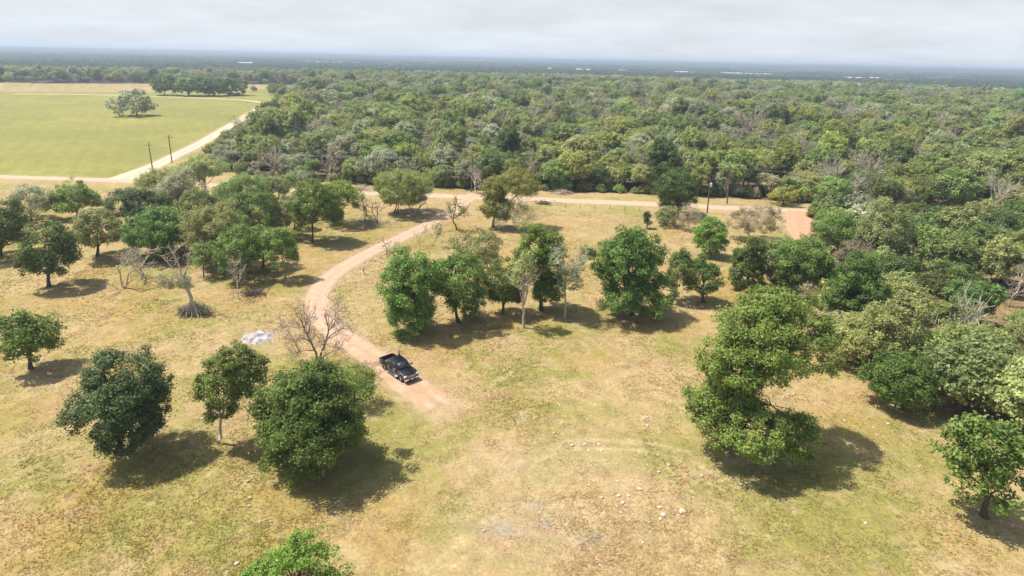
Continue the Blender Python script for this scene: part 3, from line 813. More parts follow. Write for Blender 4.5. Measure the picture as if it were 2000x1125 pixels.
leafy('tall light olive tree in the middle of the left woodland', (422, 522), [(370, 390, 475, 502), (367, 424, 434, 516)], 'olive', 'grey', leaf=0.24, dens=0.8, gap=0.12, stems=2)
leafy('leafy tree rising behind the shaded clump', (492, 470), [(440, 372, 547, 456)], 'mid', leaf=0.26, dens=0.95, gap=0.08)
leafy('olive tree at the right of the left woodland', (548, 462), [(501, 388, 594, 449)], 'olive', leaf=0.26, dens=0.8, gap=0.1)
leafy('deep green oak on the left of the shaded clump', (472, 545), [(425, 435, 518, 531)], 'mid', 'grey', leaf=0.24, dens=0.95, gap=0.08, tr=0.25, stems=2)
leafy('deep green oak in the centre of the shaded clump', (512, 522), [(474, 435, 557, 506)], 'mid', leaf=0.24, dens=0.95, gap=0.08)
leafy('deep green oak at the right of the shaded clump', (556, 545), [(515, 434, 584, 523)], 'mid', 'grey', leaf=0.24, dens=1.0, tr=0.14)
bare_tree('small pale leafless tree on a leaning stem left of the meadow', (467, 586), 505, 'pale', width=0.8, level=3, stems=1, twigs=4, minr=0.022, lean=(-0.25, 0), r0=0.09, frac=.5)
bare_tree('leaning dead branch tree at the left edge of the photo', (243, 562), 482, 'pale', width=0.8, level=3, stems=2, twigs=3, minr=0.03, lean=(0.5, 0), r0=0.16, frac=.5)
for lab, base, bxs, mat in [
    ('thin-trunked olive tree between the large dark oak and the tall olive tree', (372, 505), [(340, 425, 408, 488)], 'olive'),
    ('slim green tree in the gap behind the shaded clump', (448, 492), [(418, 415, 478, 478)], 'mid'),
    ('slim grey green tree just left of the straight-trunked oak', (574, 446), [(548, 380, 600, 432)], 'grey'),
    ('small green tree below the road between the leaning oak and the gnarled oak', (446, 402), [(418, 350, 474, 394)], 'mid'),
    ('brownish small tree left of the leaning dark trunk', (352, 385), [(326, 335, 378, 380)], 'olive'),
    ('thin green tree at the front of the left grove', (398, 540), [(372, 470, 428, 528)], 'wood_green')]:
    leafy(lab, base, bxs, mat, leaf=0.25, dens=0.75, gap=0.2, tr=0.13, maxn=9000)
bare_tree('bare grey sapling at the foot of the large dark oak', (345, 520), 470, 'grey', level=3, stems=2, twigs=3, minr=0.022, r0=0.08)
bare_tree('bare pale sapling between the tall olive tree and the shaded clump', (452, 548), 492, 'pale', level=3, stems=1, twigs=4, minr=0.022, r0=0.08, frac=.5)
bare_tree('bare grey tree beside the left border above the leaning dead branches', (278, 540), 470, 'pale', level=3, stems=2, twigs=4, minr=0.022, r0=0.1)
def broken_tree():
    SEED[0] += 1; rng = np.random.default_rng(SEED[0])
    X, Y = P(382, 612)
    t = thing('broken_tree', (X, Y, 0), 'broken half dead tree with pale forked limbs and a heap of fallen branches', 'tree')
    q = Q()
    top = at_y(358, 545, Y) - np.array([X, Y, 0])
    q.tube(wobble(rng, (0, 0, -.2), top, 7, .12), np.linspace(.30, .2, 7), 8)
    for px, py, r in ((330, 484, .16), (372, 492, .12), (300, 495, .09), (365, 520, .08)):
        e = at_y(px, py, Y) - np.array([X, Y, 0])
        a = wobble(rng, top, e, 6, .25); q.tube(a, np.linspace(r, r * .4, 6), 6)
        for k in range(5):
            bare(rng, q, a[rng.integers(2, 6)], rng.normal(size=3) + [0, 0, .4], 1.3, r * .35, 1, .7, .2, .25, 3, .02, 4)
    q.tube(wobble(rng, (.9, -.3, -.1), top + [.4, 0, -.4], 6, .2), np.linspace(.14, .08, 6), 6)
    obj('trunk', q.mesh('trunk', True), BARK['pale'], t)
    h = Q()
    for k in range(90):
        a = rng.random() * 6.28; r = 0.3 + 2.7 * rng.random()
        p0 = np.array([math.cos(a) * r * .3, math.sin(a) * r * .3, 1.0 + rng.random() * .9]); p1 = np.array([math.cos(a) * r, math.sin(a) * r * .8, 0.05])
        h.tube(wobble(rng, p0, p1, 5, .25), np.linspace(.03, .055, 5), 4)
    obj('fallen_branches', h.mesh('fallen_branches', True), BARK['pale'], t)
    lob = []
    for bx in ((300, 520, 352, 575), (335, 535, 385, 572), (345, 588, 415, 622)):
        c = at_y((bx[0] + bx[2]) / 2, (bx[1] + bx[3]) / 2, Y); k = pxm(*c); c = c - np.array([X, Y, 0])
        lob.append((c, np.array([(bx[2] - bx[0]) / 2 / k, 1.2, max(.5, (bx[3] - bx[1]) / 2 / k)])))
    V, F, at, cc = crown(rng, lob, 0.2, 0.34, 1.0, 0.3, 0.25)
    obj('crown', mk_mesh('crown', V, None, F, face_attr=at), L['grey'], t)
broken_tree()

# --- far meadow and grove beyond the hay field
for i, (lab, base, bxs, mat) in enumerate([
    ('grey leaved rounded tree alone in the hay field', (268, 226), [(222, 174, 297, 225)], 'grey'),
    ('leftmost dark oak of the grove beyond the hay field', (320, 186), [(296, 150, 352, 184)], 'deep'),
    ('second dark oak from the left in the far grove', (368, 187), [(340, 148, 412, 185)], 'mid'),
    ('third dark oak from the left in the far grove', (408, 187), [(385, 150, 440, 187)], 'deep'),
    ('rightmost dark oak of the grove beyond the hay field', (448, 186), [(425, 152, 478, 186)], 'deep'),
    ('small lone green tree beside the far road bend', (537, 187), [(523, 163, 549, 187)], 'mid'),
    ('small bush behind the far pale post', (495, 178), [(487, 168, 504, 178)], 'olive'),
    ('low round tree right of the lone green tree', (553, 178), [(543, 162, 562, 178)], 'olive'),
]):
    leafy(lab, base, bxs, mat, leaf=0.7, dens=1.0, maxn=6000, nbr=24, stems=1)

# --- beyond the photo's left and right borders the woodland and the meadow go on
for lab, base, bxs, mat in [
    ('dark oak standing left of the broken tree outside the wood', (95, 560), [(40, 440, 150, 550)], 'deep'),
    ('olive oak in the woodland far left of the large dark oak', (190, 500), [(140, 400, 240, 490)], 'olive'),
    ('grey green oak near the left picture border below the road', (60, 430), [(15, 360, 105, 425)], 'grey'),
    ('green oak below the left road nearer the picture corner', (150, 425), [(110, 352, 195, 420)], 'mid'),
    ('deep green oak at the very left of the woodland', (0, 500), [(-60, 395, 55, 495)], 'deep'),
    ('round oak alone in the meadow at the far left', (60, 720), [(0, 590, 115, 715)], 'mid'),
    ('olive oak in the lower right meadow corner', (1925, 1010), [(1850, 810, 2005, 990)], 'mid'),
]:
    leafy(lab, base, bxs, mat, leaf=0.30, dens=1.0, maxn=20000)

# ------------------------------------------------------------------ forest: prototypes, 300 single trees, the rest as one mass
def proto(seed, R_, H_, leaf, n_lobes, dens, gap, maxn):
    rng = np.random.default_rng(seed)
    lob = [((0, 0, H_ * 0.62), (R_, R_, H_ * 0.38))]
    for k in range(n_lobes):
        a = rng.random() * 6.28; d = R_ * (0.35 + 0.35 * rng.random())
        lob.append(((math.cos(a) * d, math.sin(a) * d, H_ * (0.45 + 0.35 * rng.random())), (R_ * .55, R_ * .55, H_ * .22)))
    V, F, at, cc = crown(rng, lob, leaf, dens, 1.0, 0.55, gap, maxn=maxn)
    q = wood(rng, (0, 0, 0), lob, cc, 0.2, 30)
    return mk_mesh('crown', V, None, F, face_attr=at), q.mesh('trunk', True)

PROTO = [proto(50, 3.6, 8.5, 0.34, 3, 1.0, 0.0, 14000), proto(51, 4.2, 9.0, 0.34, 4, 0.9, 0.08, 15000), proto(52, 3.0, 9.5, 0.34, 3, 1.0, 0.05, 13000),
         proto(53, 4.6, 8.0, 0.34, 5, 0.85, 0.12, 17000), proto(54, 2.6, 6.5, 0.26, 2, 0.5, 0.2, 9000)]
def bare_proto(seed):
    rng = np.random.default_rng(seed); q = Q()
    for s in range(2):
        bare(rng, q, (0, 0, -.2), (rng.normal() * .3, rng.normal() * .3, 1), 4.6, .17, 3, .6, .3, .18, 4, .035, 6)
    return q.mesh('trunk', True)
BPROTO = [bare_proto(60), bare_proto(61)]
for cm_, wm_ in PROTO: cm_.materials.append(L['mid']); wm_.materials.append(BARK['dark'])
for bm_ in BPROTO: bm_.materials.append(BARK['pale'])
MIX = [('wood_green', .22), ('olive', .25), ('yellow', .14), ('wood_deep', .12), ('grey', .20), ('dead', .05), ('bright', .02)]
mnames = [m for m, _ in MIX]; mprob = np.array([p for _, p in MIX]); mprob = mprob / mprob.sum()

def forest_points():
    rng = np.random.default_rng(7)
    out = []
    for sp, r0, r1 in ((6.2, 60, 330), (7.6, 330, 950)):
        g = np.arange(-1000, 1000, sp)
        gx, gy = np.meshgrid(g, np.arange(20, 960, sp))
        x = (gx + rng.uniform(-.42, .42, gx.shape) * sp).ravel(); y = (gy + rng.uniform(-.42, .42, gx.shape) * sp).ravel()
        r = np.hypot(x, y)
        k = (r >= r0) & (r < r1) & (np.abs(x) < 1.02 * y + 30)
        x, y = x[k], y[k]
        m = forest_mask(x, y) | poly_in(x, y, SCRUB_POLY)
        for line, hw in ROADS:
            m &= dist_line(x, y, [tuple(p) for p in line[::6]] + [tuple(line[-1])]) > hw + (8.5 if line is FAR else 3.2)
        # glades
        m &= ~((fbm(x, y, 55, 77, 2) < 0.27) & (np.hypot(x, y) > 240))
        out.append(np.stack([x[m], y[m]], -1))
    return np.vstack(out)
FP = forest_points()
rng = np.random.default_rng(8)
N = len(FP)
fr = np.hypot(FP[:, 0], FP[:, 1])
u_, v_, dz_ = proj(FP[:, 0], FP[:, 1], np.full(N, 5.0))
inview = (u_ > -40) & (u_ < 2040)
# kinds follow broad stands, so that the colours drift across the wood
stand = fbm(FP[:, 0], FP[:, 1], 60, 201, 3); stand2 = fbm(FP[:, 0], FP[:, 1], 45, 202, 3)
kind = np.empty(N, int)
for i in range(N):
    p = mprob.copy()
    p[mnames.index('wood_green')] *= 0.4 + 2.2 * stand[i]; p[mnames.index('wood_deep')] *= (0.2 + 3.0 * max(0, stand[i] - .35))
    p[mnames.index('olive')] *= 0.5 + 1.2 * stand2[i]; p[mnames.index('grey')] *= 1.9 - 2.2 * stand[i]; p[mnames.index('yellow')] *= 0.2 + 2.4 * max(0, stand2[i] - .3)
    p = np.maximum(p, 0.001)
    kind[i] = np.searchsorted(np.cumsum(p / p.sum()), rng.random())
kind = np.clip(kind, 0, len(mnames) - 1)
shp = rng.integers(0, 5, N); shp[(kind == mnames.index('dead')) | ((kind == mnames.index('grey')) & (rng.random(N) < .5))] = 4
bareflag = rng.random(N) < 0.10
dfar = dist_line(FP[:, 0], FP[:, 1], [tuple(p) for p in FAR[::6]])
scl = 0.66 + 0.85 * rng.random(N) ** 1.7 + 0.5 * (fbm(FP[:, 0], FP[:, 1], 40, 203) - .4)
scl = np.clip(scl, .5, 1.7) * (0.62 + 0.38 * sstep(8, 34, dfar)) * (1 + 0.15 * sstep(300, 360, fr))
scrub = poly_in(FP[:, 0], FP[:, 1], SCRUB_POLY)
scl = np.where(scrub, np.minimum(scl, 1.25) * 0.84, scl)
kind = np.where(scrub & np.isin(kind, [mnames.index('yellow'), mnames.index('grey')]), mnames.index('wood_deep'), kind)
rot = rng.random(N) * 6.283
order = np.argsort(np.where(inview, dz_, 1e9))
near_ids = order[:300]
LAB = {'wood_green': 'green', 'olive': 'olive', 'yellow': 'yellow green', 'wood_deep': 'dark green', 'grey': 'grey green', 'dead': 'dry brown', 'bright': 'bright green'}
ORD = ['first', 'second', 'third', 'fourth', 'fifth', 'sixth', 'seventh', 'eighth', 'ninth', 'tenth', 'eleventh', 'twelfth', 'thirteenth', 'fourteenth', 'fifteenth', 'sixteenth', 'seventeenth', 'eighteenth', 'nineteenth', 'twentieth']
ORD += ['twenty-' + o_ for o_ in ORD[:9]] + ['thirtieth'] + ['thirty-' + o_ for o_ in ORD[:9]] + ['fortieth'] + ['forty-' + o_ for o_ in ORD[:9]] + ['fiftieth'] + ['fifty-' + o_ for o_ in ORD[:9]]
dfront = dist_line(FP[:, 0], FP[:, 1], FRONT)
frontrow = [i for i in near_ids if dfront[i] < 4.8 and not poly_in(FP[i:i + 1, 0], FP[i:i + 1, 1], SCRUB_POLY)[0]]
frontrow = sorted(frontrow, key=lambda i: u_[i])[:59]
ROW = {i: ORD[k] for k, i in enumerate(frontrow)}
for i in near_ids:
    x, y = FP[i]
    side = 'in the thicket at the right side of the meadow' if poly_in(np.array([x]), np.array([y]), SCRUB_POLY)[0] else 'in the dense wood beyond the gravel road'
    grp = 'trees ' + side
    if bareflag[i]:
        t = thing('forest_tree', (x, y, 0), 'leafless pale tree standing ' + side, 'tree', 'leafless ' + grp, rot[i])
        obj('trunk', BPROTO[i % 2], BARK['pale'], t)
    else:
        k = mnames[kind[i]]
        t = thing('forest_tree', (x, y, 0), LAB[k] + ' leafy tree standing ' + side, 'tree', LAB[k] + ' ' + grp, rot[i])
        cm, wm = PROTO[shp[i]]
        obj('trunk', wm, BARK['dark'], t)
        o = obj('crown', cm, L['mid'], t)
        o.material_slots[0].link = 'OBJECT'; o.material_slots[0].material = L[k]
    if i in ROW:
        t['label'] = t['label'].split(' standing')[0] + ', ' + ROW[i] + ' from the left in the front row of the wood'
    s = scl[i]
    t.scale = (s, s, s * (0.88 + 0.24 * rng.random()))

# shrubs along the edge of the wood
EDGE = catmull(FRONT[::-1], 1.0)
SHRUB = []
for sd_ in (65, 66, 67):
    r_ = np.random.default_rng(sd_)
    V, F, at, cc = crown(r_, [((0, 0, 1.3), (1.9, 1.6, 1.35)), ((.9, .3, 1.0), (1.2, 1.2, 1.0)), ((-1.0, -.2, .9), (1.1, 1.1, .9))], .26, .8, 1.0, .5, .1, maxn=6000)
    SHRUB.append((mk_mesh('crown', V, None, F, face_attr=at), wood(r_, (0, 0, 0), [((0, 0, 1.3), (1.9, 1.6, 1.35))], cc, .06, 16, stems=3).mesh('stem', True)))
    SHRUB[-1][0].materials.append(L['olive']); SHRUB[-1][1].materials.append(BARK['grey'])
es = np.random.default_rng(68)
acc = 0.0
for (x0, y0), (x1, y1) in zip(EDGE[:-1], EDGE[1:]):
    acc += math.hypot(x1 - x0, y1 - y0)
    if acc < 2.6: continue
    acc = -1.6 * es.random()
    x, y = x1 + es.normal() * .8, y1 + 0.6 + abs(es.normal()) * 1.6
    px_, _, _ = proj(np.array([x]), np.array([y]), np.array([1.0]))
    if not -30 < px_[0] < 2030: continue
    k = ['olive', 'grey', 'wood_green', 'wood_deep', 'dead', 'yellow', 'olive'][es.integers(0, 7)]
    nm = {'wood_green': 'green', 'wood_deep': 'dark green', 'dead': 'dry brown', 'grey': 'grey green', 'yellow': 'yellow green'}.get(k, k)
    t = thing('edge_shrub', (x, y, 0), nm + ' shrub at the foot of the wood behind the gravel road', 'shrub', nm + ' shrubs along the wood edge', es.random() * 6.28)
    s_ = .6 + .9 * es.random(); t.scale = (s_, s_, s_ * (.7 + .7 * es.random()))
    cm, wm = SHRUB[es.integers(0, 3)]
    obj('stem', wm, None, t)
    o = obj('crown', cm, None, t); o.material_slots[0].link = 'OBJECT'; o.material_slots[0].material = L[k]

TH = PP([(1500, 480), (1600, 425), (1690, 425), (1760, 500), (1800, 720), (1705, 700), (1600, 645), (1545, 605), (1485, 585)])
ts = np.random.default_rng(69); nth = 0
tx = np.array(TH)
while nth < 84:
    x, y = ts.uniform(tx[:, 0].min(), tx[:, 0].max()), ts.uniform(tx[:, 1].min(), tx[:, 1].max())
    if not poly_in(np.array([x]), np.array([y]), TH)[0] or dist_line(np.array([x]), np.array([y]), [tuple(p) for p in PAD[::4]])[0] < 4.5: continue
    k = ['olive', 'grey', 'wood_green', 'mid', 'dead', 'olive', 'deep'][ts.integers(0, 7)]
    nm = {'wood_green': 'green', 'mid': 'fresh green', 'deep': 'dark green', 'dead': 'dry brown', 'grey': 'grey green'}.get(k, k)
    t = thing('thicket_shrub', (x, y, 0), nm + ' shrub filling the thicket behind the spreading oak', 'shrub', nm + ' shrubs of the right thicket', ts.random() * 6.28)
    s_ = .8 + 1.3 * ts.random(); t.scale = (s_, s_, s_ * (.7 + .6 * ts.random()))
    cm, wm = SHRUB[ts.integers(0, 3)]
    obj('stem', wm, None, t)
    o = obj('crown', cm, None, t); o.material_slots[0].link = 'OBJECT'; o.material_slots[0].material = L[k]; nth += 1

def gn_scatter(name, pts, idx, rotz, scale, coll, kind='stuff'):
    me = bpy.data.meshes.new(name)
    me.vertices.add(len(pts)); me.vertices.foreach_set('co', np.ascontiguousarray(pts, np.float32).ravel())
    a = me.attributes.new('pick', 'INT', 'POINT'); a.data.foreach_set('value', np.ascontiguousarray(idx, np.int32))
    a = me.attributes.new('turn', 'FLOAT_VECTOR', 'POINT'); rv = np.zeros((len(pts), 3), np.float32); rv[:, 2] = rotz; a.data.foreach_set('vector', rv.ravel())
    a = me.attributes.new('size', 'FLOAT_VECTOR', 'POINT'); a.data.foreach_set('vector', np.ascontiguousarray(scale, np.float32).ravel())
    o = obj(name, me, None)
    g = bpy.data.node_groups.new(name, 'GeometryNodeTree')
    g.interface.new_socket('Geometry', in_out='INPUT', socket_type='NodeSocketGeometry')
    g.interface.new_socket('Geometry', in_out='OUTPUT', socket_type='NodeSocketGeometry')
    gi = g.nodes.new('NodeGroupInput'); go = g.nodes.new('NodeGroupOutput')
    ip = g.nodes.new('GeometryNodeInstanceOnPoints')
    ci = g.nodes.new('GeometryNodeCollectionInfo')
    ci.inputs['Collection'].default_value = coll
    ci.inputs['Separate Children'].default_value = True
    ci.inputs['Reset Children'].default_value = True
    def na(n_, t_):
        q_ = g.nodes.new('GeometryNodeInputNamedAttribute'); q_.data_type = t_; q_.inputs['Name'].default_value = n_
        return [s_ for s_ in q_.outputs if s_.enabled and s_.name == 'Attribute'][0]
    ip.inputs['Pick Instance'].default_value = True
    g.links.new(gi.outputs[0], ip.inputs['Points'])
    g.links.new(ci.outputs[0], ip.inputs['Instance'])
    g.links.new(na('pick', 'INT'), ip.inputs['Instance Index'])
    g.links.new(na('turn', 'FLOAT_VECTOR'), ip.inputs['Rotation'])
    g.links.new(na('size', 'FLOAT_VECTOR'), ip.inputs['Scale'])
    g.links.new(ip.outputs[0], go.inputs[0])
    md = o.modifiers.new('scatter', 'NODES'); md.node_group = g
    tag(o, kind=kind)
    return o

src = bpy.data.collections.new('forest_sources')       # not linked to the scene: only a source for the mass of the wood
si = 0; SRC = {}
for k in mnames:
    for s in range(5):
        o = bpy.data.objects.new('source_%03d' % si, PROTO[s][0]); src.objects.link(o)
        o.material_slots[0].link = 'OBJECT'; o.material_slots[0].material = L[k]
        SRC[(k, s)] = si; si += 1
for s in range(2):
    o = bpy.data.objects.new('source_%03d' % si, BPROTO[s]); src.objects.link(o); SRC[('bare', s)] = si; si += 1
rest = np.setdiff1d(np.arange(N), near_ids)
pick = np.array([SRC[('bare', int(i) % 2)] if bareflag[i] else SRC[(mnames[kind[i]], int(shp[i]))] for i in rest])
sc3 = np.repeat(scl[rest][:, None], 3, 1); sc3[:, 2] *= 0.88 + 0.24 * rng.random(len(rest))
o = gn_scatter('woodland', np.column_stack([FP[rest], np.zeros(len(rest))]), pick, rot[rest], sc3, src)
tag(o, 'dense mixed woodland stretching from the gravel road to the horizon', 'woodland')

# far wood: patches of crowns
def patch_mesh(seed, n=16, half=20, leaf=1.2, per=300):
    rng = np.random.default_rng(seed)
    Vs = []; Ns = []; cl = []
    for t in range(n):
        c = np.array([rng.uniform(-half, half), rng.uniform(-half, half), 0]); R_ = rng.uniform(3.2, 5.6); h = rng.uniform(4.5, 8.5)
        d = unit(rng.normal(size=(per, 3))); d[:, 2] = np.abs(d[:, 2]) * 1.0 - 0.25 * rng.random(per)
        k1 = rng.normal(size=(3, 3)) * 2.5
        rad = 1 + 0.16 * np.sin(d @ k1.T).sum(1)
        Vs.append(c + [0, 0, h - R_ * .5] + d * [R_, R_, R_ * .75] * rad[:, None]); Ns.append(unit(d + [0, 0, .3] + .5 * rng.normal(size=d.shape))); cl.append(np.full(per, rng.random()))
    p = np.vstack(Vs); nr = np.vstack(Ns)
    V, F = leaf_quads(rng, p, nr, leaf * (0.7 + .6 * rng.random(len(p))) * 1.6)
    return mk_mesh('patch', V, None, F, face_attr={'rnd': rng.random(len(p)), 'clump': np.concatenate(cl)})
psrc = bpy.data.collections.new('far_sources')
pm = [patch_mesh(300 + k) for k in range(3)]
for m in pm: m.materials.append(L['olive'])
pi = 0
for k in ('olive', 'wood_green', 'wood_deep', 'far_deep'):
    for s in range(3):
        o = bpy.data.objects.new('patch_%03d' % pi, pm[s]); psrc.objects.link(o)
        o.material_slots[0].link = 'OBJECT'; o.material_slots[0].material = L[k]; pi += 1

BLD = []      # far buildings: px, below-horizon px, length m, height m, depth m
for px, lng, hgt, dist in [(1312, 22, 8, 2250), (1328, 26, 9, 2250), (1344, 20, 7, 2250), (1412, 40, 7, 2350), (1442, 70, 7, 2350), (1478, 80, 7, 2350), (1650, 22, 7, 2150), (1672, 18, 7, 2150), (1702, 24, 9, 2150),
                           (1122, 24, 7, 2300), (1140, 16, 7, 2300), (1204, 30, 7, 2300), (584, 34, 8, 2700), (612, 26, 8, 2700), (632, 44, 8, 2700), (656, 26, 8, 2700), (682, 30, 8, 2700), (466, 40, 9, 2100), (286, 16, 8, 3000), (1064, 14, 7, 2300)]:
    a = math.atan((px - 1000) / FOC / (math.cos(PITCH) + 448 / FOC * math.sin(PITCH)))
    BLD.append((dist * math.sin(a), dist * math.cos(a), lng, hgt))
def far_points():
    rng = np.random.default_rng(17)
    out = []
    for sp, r0, r1, s in ((34, 930, 2600, 1.0), (85, 2600, 5200, 2.1), (170, 5200, 12500, 3.4)):
        g = np.arange(-r1, r1, sp); gx, gy = np.meshgrid(g, np.arange(0, r1, sp))
        x = (gx + rng.uniform(-.5, .5, gx.shape) * sp).ravel(); y = (gy + rng.uniform(-.5, .5, gx.shape) * sp).ravel()
        r = np.hypot(x, y)
        k = (r >= r0) & (r < r1) & (np.abs(x) < 1.05 * y)
        x, y = x[k], y[k]
        m = (fbm(x, y, 500 if r0 < 3000 else 1500, 303, 3) > 0.34)
        for bx, by, lng, h in BLD:
            d = math.hypot(bx, by); ux, uy = bx / d, by / d
            al = (x - bx) * ux + (y - by) * uy; ac = np.abs((x - bx) * uy - (y - by) * ux)
            m &= ~((al > -330) & (al < 25) & (ac < lng / 2 + 22))
        x, y = x[m], y[m]
        zs = s ** 0.35 if s > 1 else 1
        out.append(np.column_stack([x, y, ground_z(x, y), np.full(len(x), s), np.full(len(x), zs)]))
    return np.vstack(out)
FQ = far_points()
nf = len(FQ)
st = fbm(FQ[:, 0], FQ[:, 1], 700, 401, 3)
frr = sstep(900, 2200, np.hypot(FQ[:, 0], FQ[:, 1]))
mk = np.where(st + 0.25 * rng.random(nf) - .12 + .14 * frr > .56, 2, np.where(st + .3 * rng.random(nf) - .15 + .14 * frr > .46, 1, 0))
mk = np.where(np.hypot(FQ[:, 0], FQ[:, 1]) * (0.85 + .3 * fbm(FQ[:, 0], FQ[:, 1], 420, 404, 3)) > 1250, np.where(st + .2 * rng.random(nf) < .40, 2, 3), mk)
sz = np.column_stack([FQ[:, 3], FQ[:, 3], FQ[:, 4]]) * (0.9 + 0.25 * rng.random((nf, 1)))
o = gn_scatter('far_woodland', FQ[:, :3], mk * 3 + rng.integers(0, 3, nf), rng.random(nf) * 6.28, sz, psrc)
tag(o, 'blue hazy woodland rolling away to the horizon', 'woodland')

WHITE = plain('white_sheet_metal', (0.44, 0.44, 0.43), 0.5, noise=0.05)
WALL = plain('pale_wall', (0.46, 0.45, 0.42), 0.7, noise=0.08)
for i, (bx, by, lng, h) in enumerate(BLD):
    t = thing('far_building', (bx, by, ground_z(np.array([bx]), np.array([by]))[0]), ('long' if lng > 35 else 'small') + ' pale building, ' + ORD[sorted(range(len(BLD)), key=lambda j: BLD[j][0] / BLD[j][1]).index(i)] + ' from the left on the hazy horizon', 'building', 'pale buildings on the horizon', -math.atan2(bx, by))
    q = Q(); h = h * .62; q.box(-lng / 2, lng / 2, -7, 7, 0, h); obj('wall', q.mesh('wall'), WALL, t)
    q = Q(); e = 0.6; zt = h + 2.2
    q.add([(-lng / 2 - e, -7.8, h - .1), (lng / 2 + e, -7.8, h - .1), (lng / 2 + e, 0, zt), (-lng / 2 - e, 0, zt), (lng / 2 + e, 7.8, h - .1), (-lng / 2 - e, 7.8, h - .1)], [(0, 1, 2, 3), (3, 2, 4, 5), (0, 3, 5, 5), (1, 4, 2, 2)][:2])
    q.add([(-lng / 2 - e, -7.8, h - .1), (-lng / 2 - e, 7.8, h - .1), (-lng / 2 - e, 0.01, zt), (-lng / 2 - e, 0, zt)], [(0, 1, 2, 3)])
    q.add([(lng / 2 + e, -7.8, h - .1), (lng / 2 + e, 7.8, h - .1), (lng / 2 + e, 0.01, zt), (lng / 2 + e, 0, zt)], [(0, 1, 2, 3)])
    obj('roof', q.mesh('roof'), WHITE, t)

# ------------------------------------------------------------------ haze
def build_haze():
    q = Q(); q.box(-14500, 14500, -3000, 14500, -1.5, 58)
    me = q.mesh('haze')
    m, n, out = newmat('haze_air')
    v = n.nodes.new('ShaderNodeVolumePrincipled')
    v.inputs['Color'].default_value = (0.64, 0.755, 0.90, 1)
    v.inputs['Density'].default_value = 0.00027
    v.inputs['Anisotropy'].default_value = 0.2
    n.links.new(v.outputs[0], out.inputs['Volume'])
    tag(obj('haze', me, m), kind='stuff')
build_haze()

# ------------------------------------------------------------------ utility poles and wires
POLE = plain('weathered_pole', (0.13, 0.10, 0.08), 0.9, noise=0.3, nscale=3)
METAL = plain('grey_metal', (0.45, 0.46, 0.47), 0.45, 0.6)
tops = {}
def pole(key, bpx, tpx, label, arm=True, transformer=False):
    X, Y = P(*bpx)
    top = at_y(tpx[0], tpx[1], Y) - np.array([X, Y, 0])
    t = thing('utility_pole', (X, Y, 0), label, 'pole', 'wooden utility poles along the roads')
    q = Q(); q.tube(np.array([[0, 0, -.3], top * .5, top]), [.19, .16, .13], 8); q.box(top[0] - .12, top[0] + .12, top[1] - .12, top[1] + .12, top[2] - .02, top[2] + .03)
    obj('shaft', q.mesh('shaft', False), POLE, t)
    if arm:
        q = Q(); q.box(top[0] - 1.3, top[0] + 1.3, top[1] - .2, top[1] - .06, top[2] - .75, top[2] - .6)
        obj('crossarm', q.mesh('crossarm'), POLE, t)
        for dx_ in (-1.2, 0.6, 1.2):
            q = Q(); q.tube(np.array([[top[0] + dx_, top[1] - .13, top[2] - .6], [top[0] + dx_, top[1] - .13, top[2] - .42]]), [.06, .05], 6)
            obj('insulator', q.mesh('insulator'), METAL, t)
    if transformer:
        q = Q(); q.tube(np.array([[top[0] + .35, top[1] - .1, top[2] - 2.3], [top[0] + .35, top[1] - .1, top[2] - 1.2], [top[0] + .35, top[1] - .1, top[2] - 1.1]]), [.3, .3, .05], 10)
        obj('transformer', q.mesh('transformer', True), METAL, t)
    tops[key] = np.array([X, Y, 0]) + top
pole('a', (299, 337), (290, 279), 'leaning utility pole at the left end of the far road')
pole('b', (336, 318), (329, 264), 'second utility pole from the left beside the far road')
pole('c', (505, 233), (503, 206), 'distant utility pole where the far road bends', False)
pole('d', (545, 196), (545, 178), 'most distant thin pole beside the far road', False)
pole('e', (1381, 416), (1388, 348), 'utility pole with transformer right of the roadside tree', False, True)
pole('f', (1420, 398), (1426, 324), 'utility pole with crossarm on the far verge of the gravel road')
pole('g', (921, 375), (923, 303), 'utility pole at the wood edge behind the driveway entrance')
WIRE = plain('wire', (0.30, 0.30, 0.30), 0.5, 0.5)
def wire(a, b, dxy, label, sag=0.9):
    p0 = np.array(a) + dxy; p1 = np.array(b) + dxy
    t = np.linspace(0, 1, 25)[:, None]
    p = p0 + (p1 - p0) * t; p[:, 2] -= (4 * sag * t * (1 - t))[:, 0]
    q = Q(); q.tube(p, 0.017, 4)
    tag(obj('power_line', q.mesh('power_line'), WIRE), label, 'wire', 'power lines along the gravel road')
off = np.array([0, -.13, -.45])
for dx_, nm in ((-1.2, 'lower'), (1.2, 'upper')):
    wire(tops['g'], tops['f'], off + [0, dx_ * .6, 0], nm + ' power line strung over the wood edge right of the driveway')
    wire(tops['a'], tops['g'], off + [0, dx_ * .6, 0], nm + ' power line strung over the wood edge left of the driveway', 1.5)
    wire(tops['f'], np.array([*P(2350, 455), 10.0]), off + [0, dx_ * .6, 0], nm + ' power line running on to the right')
wire(tops['f'], tops['e'], np.array([0, 0, -.5]), 'short wire from the crossarm pole to the transformer pole', .3)
WP = plain('white_post', (0.7, 0.7, 0.68), 0.6)
X, Y = P(479, 186)
t = thing('lamp_post', (X, Y, 0), 'thin white-topped post beside the far grove', 'post')
q = Q(); q.tube(np.array([[0, 0, -.2], [0, 0, 6.2]]), [.14, .1], 6); obj('shaft', q.mesh('shaft'), POLE, t)
q = Q(); q.tube(np.array([[0, 0, 6.1], [0, 0, 6.3], [0, 0, 7.0], [0, 0, 7.1]]), [.1, .4, .4, .1], 8); obj('lamp_head', q.mesh('lamp_head'), WP, t)
X, Y = P(458, 187)
t = thing('farm_shed', (X, Y, 0), 'small pale shed beside the far grove', 'shed')
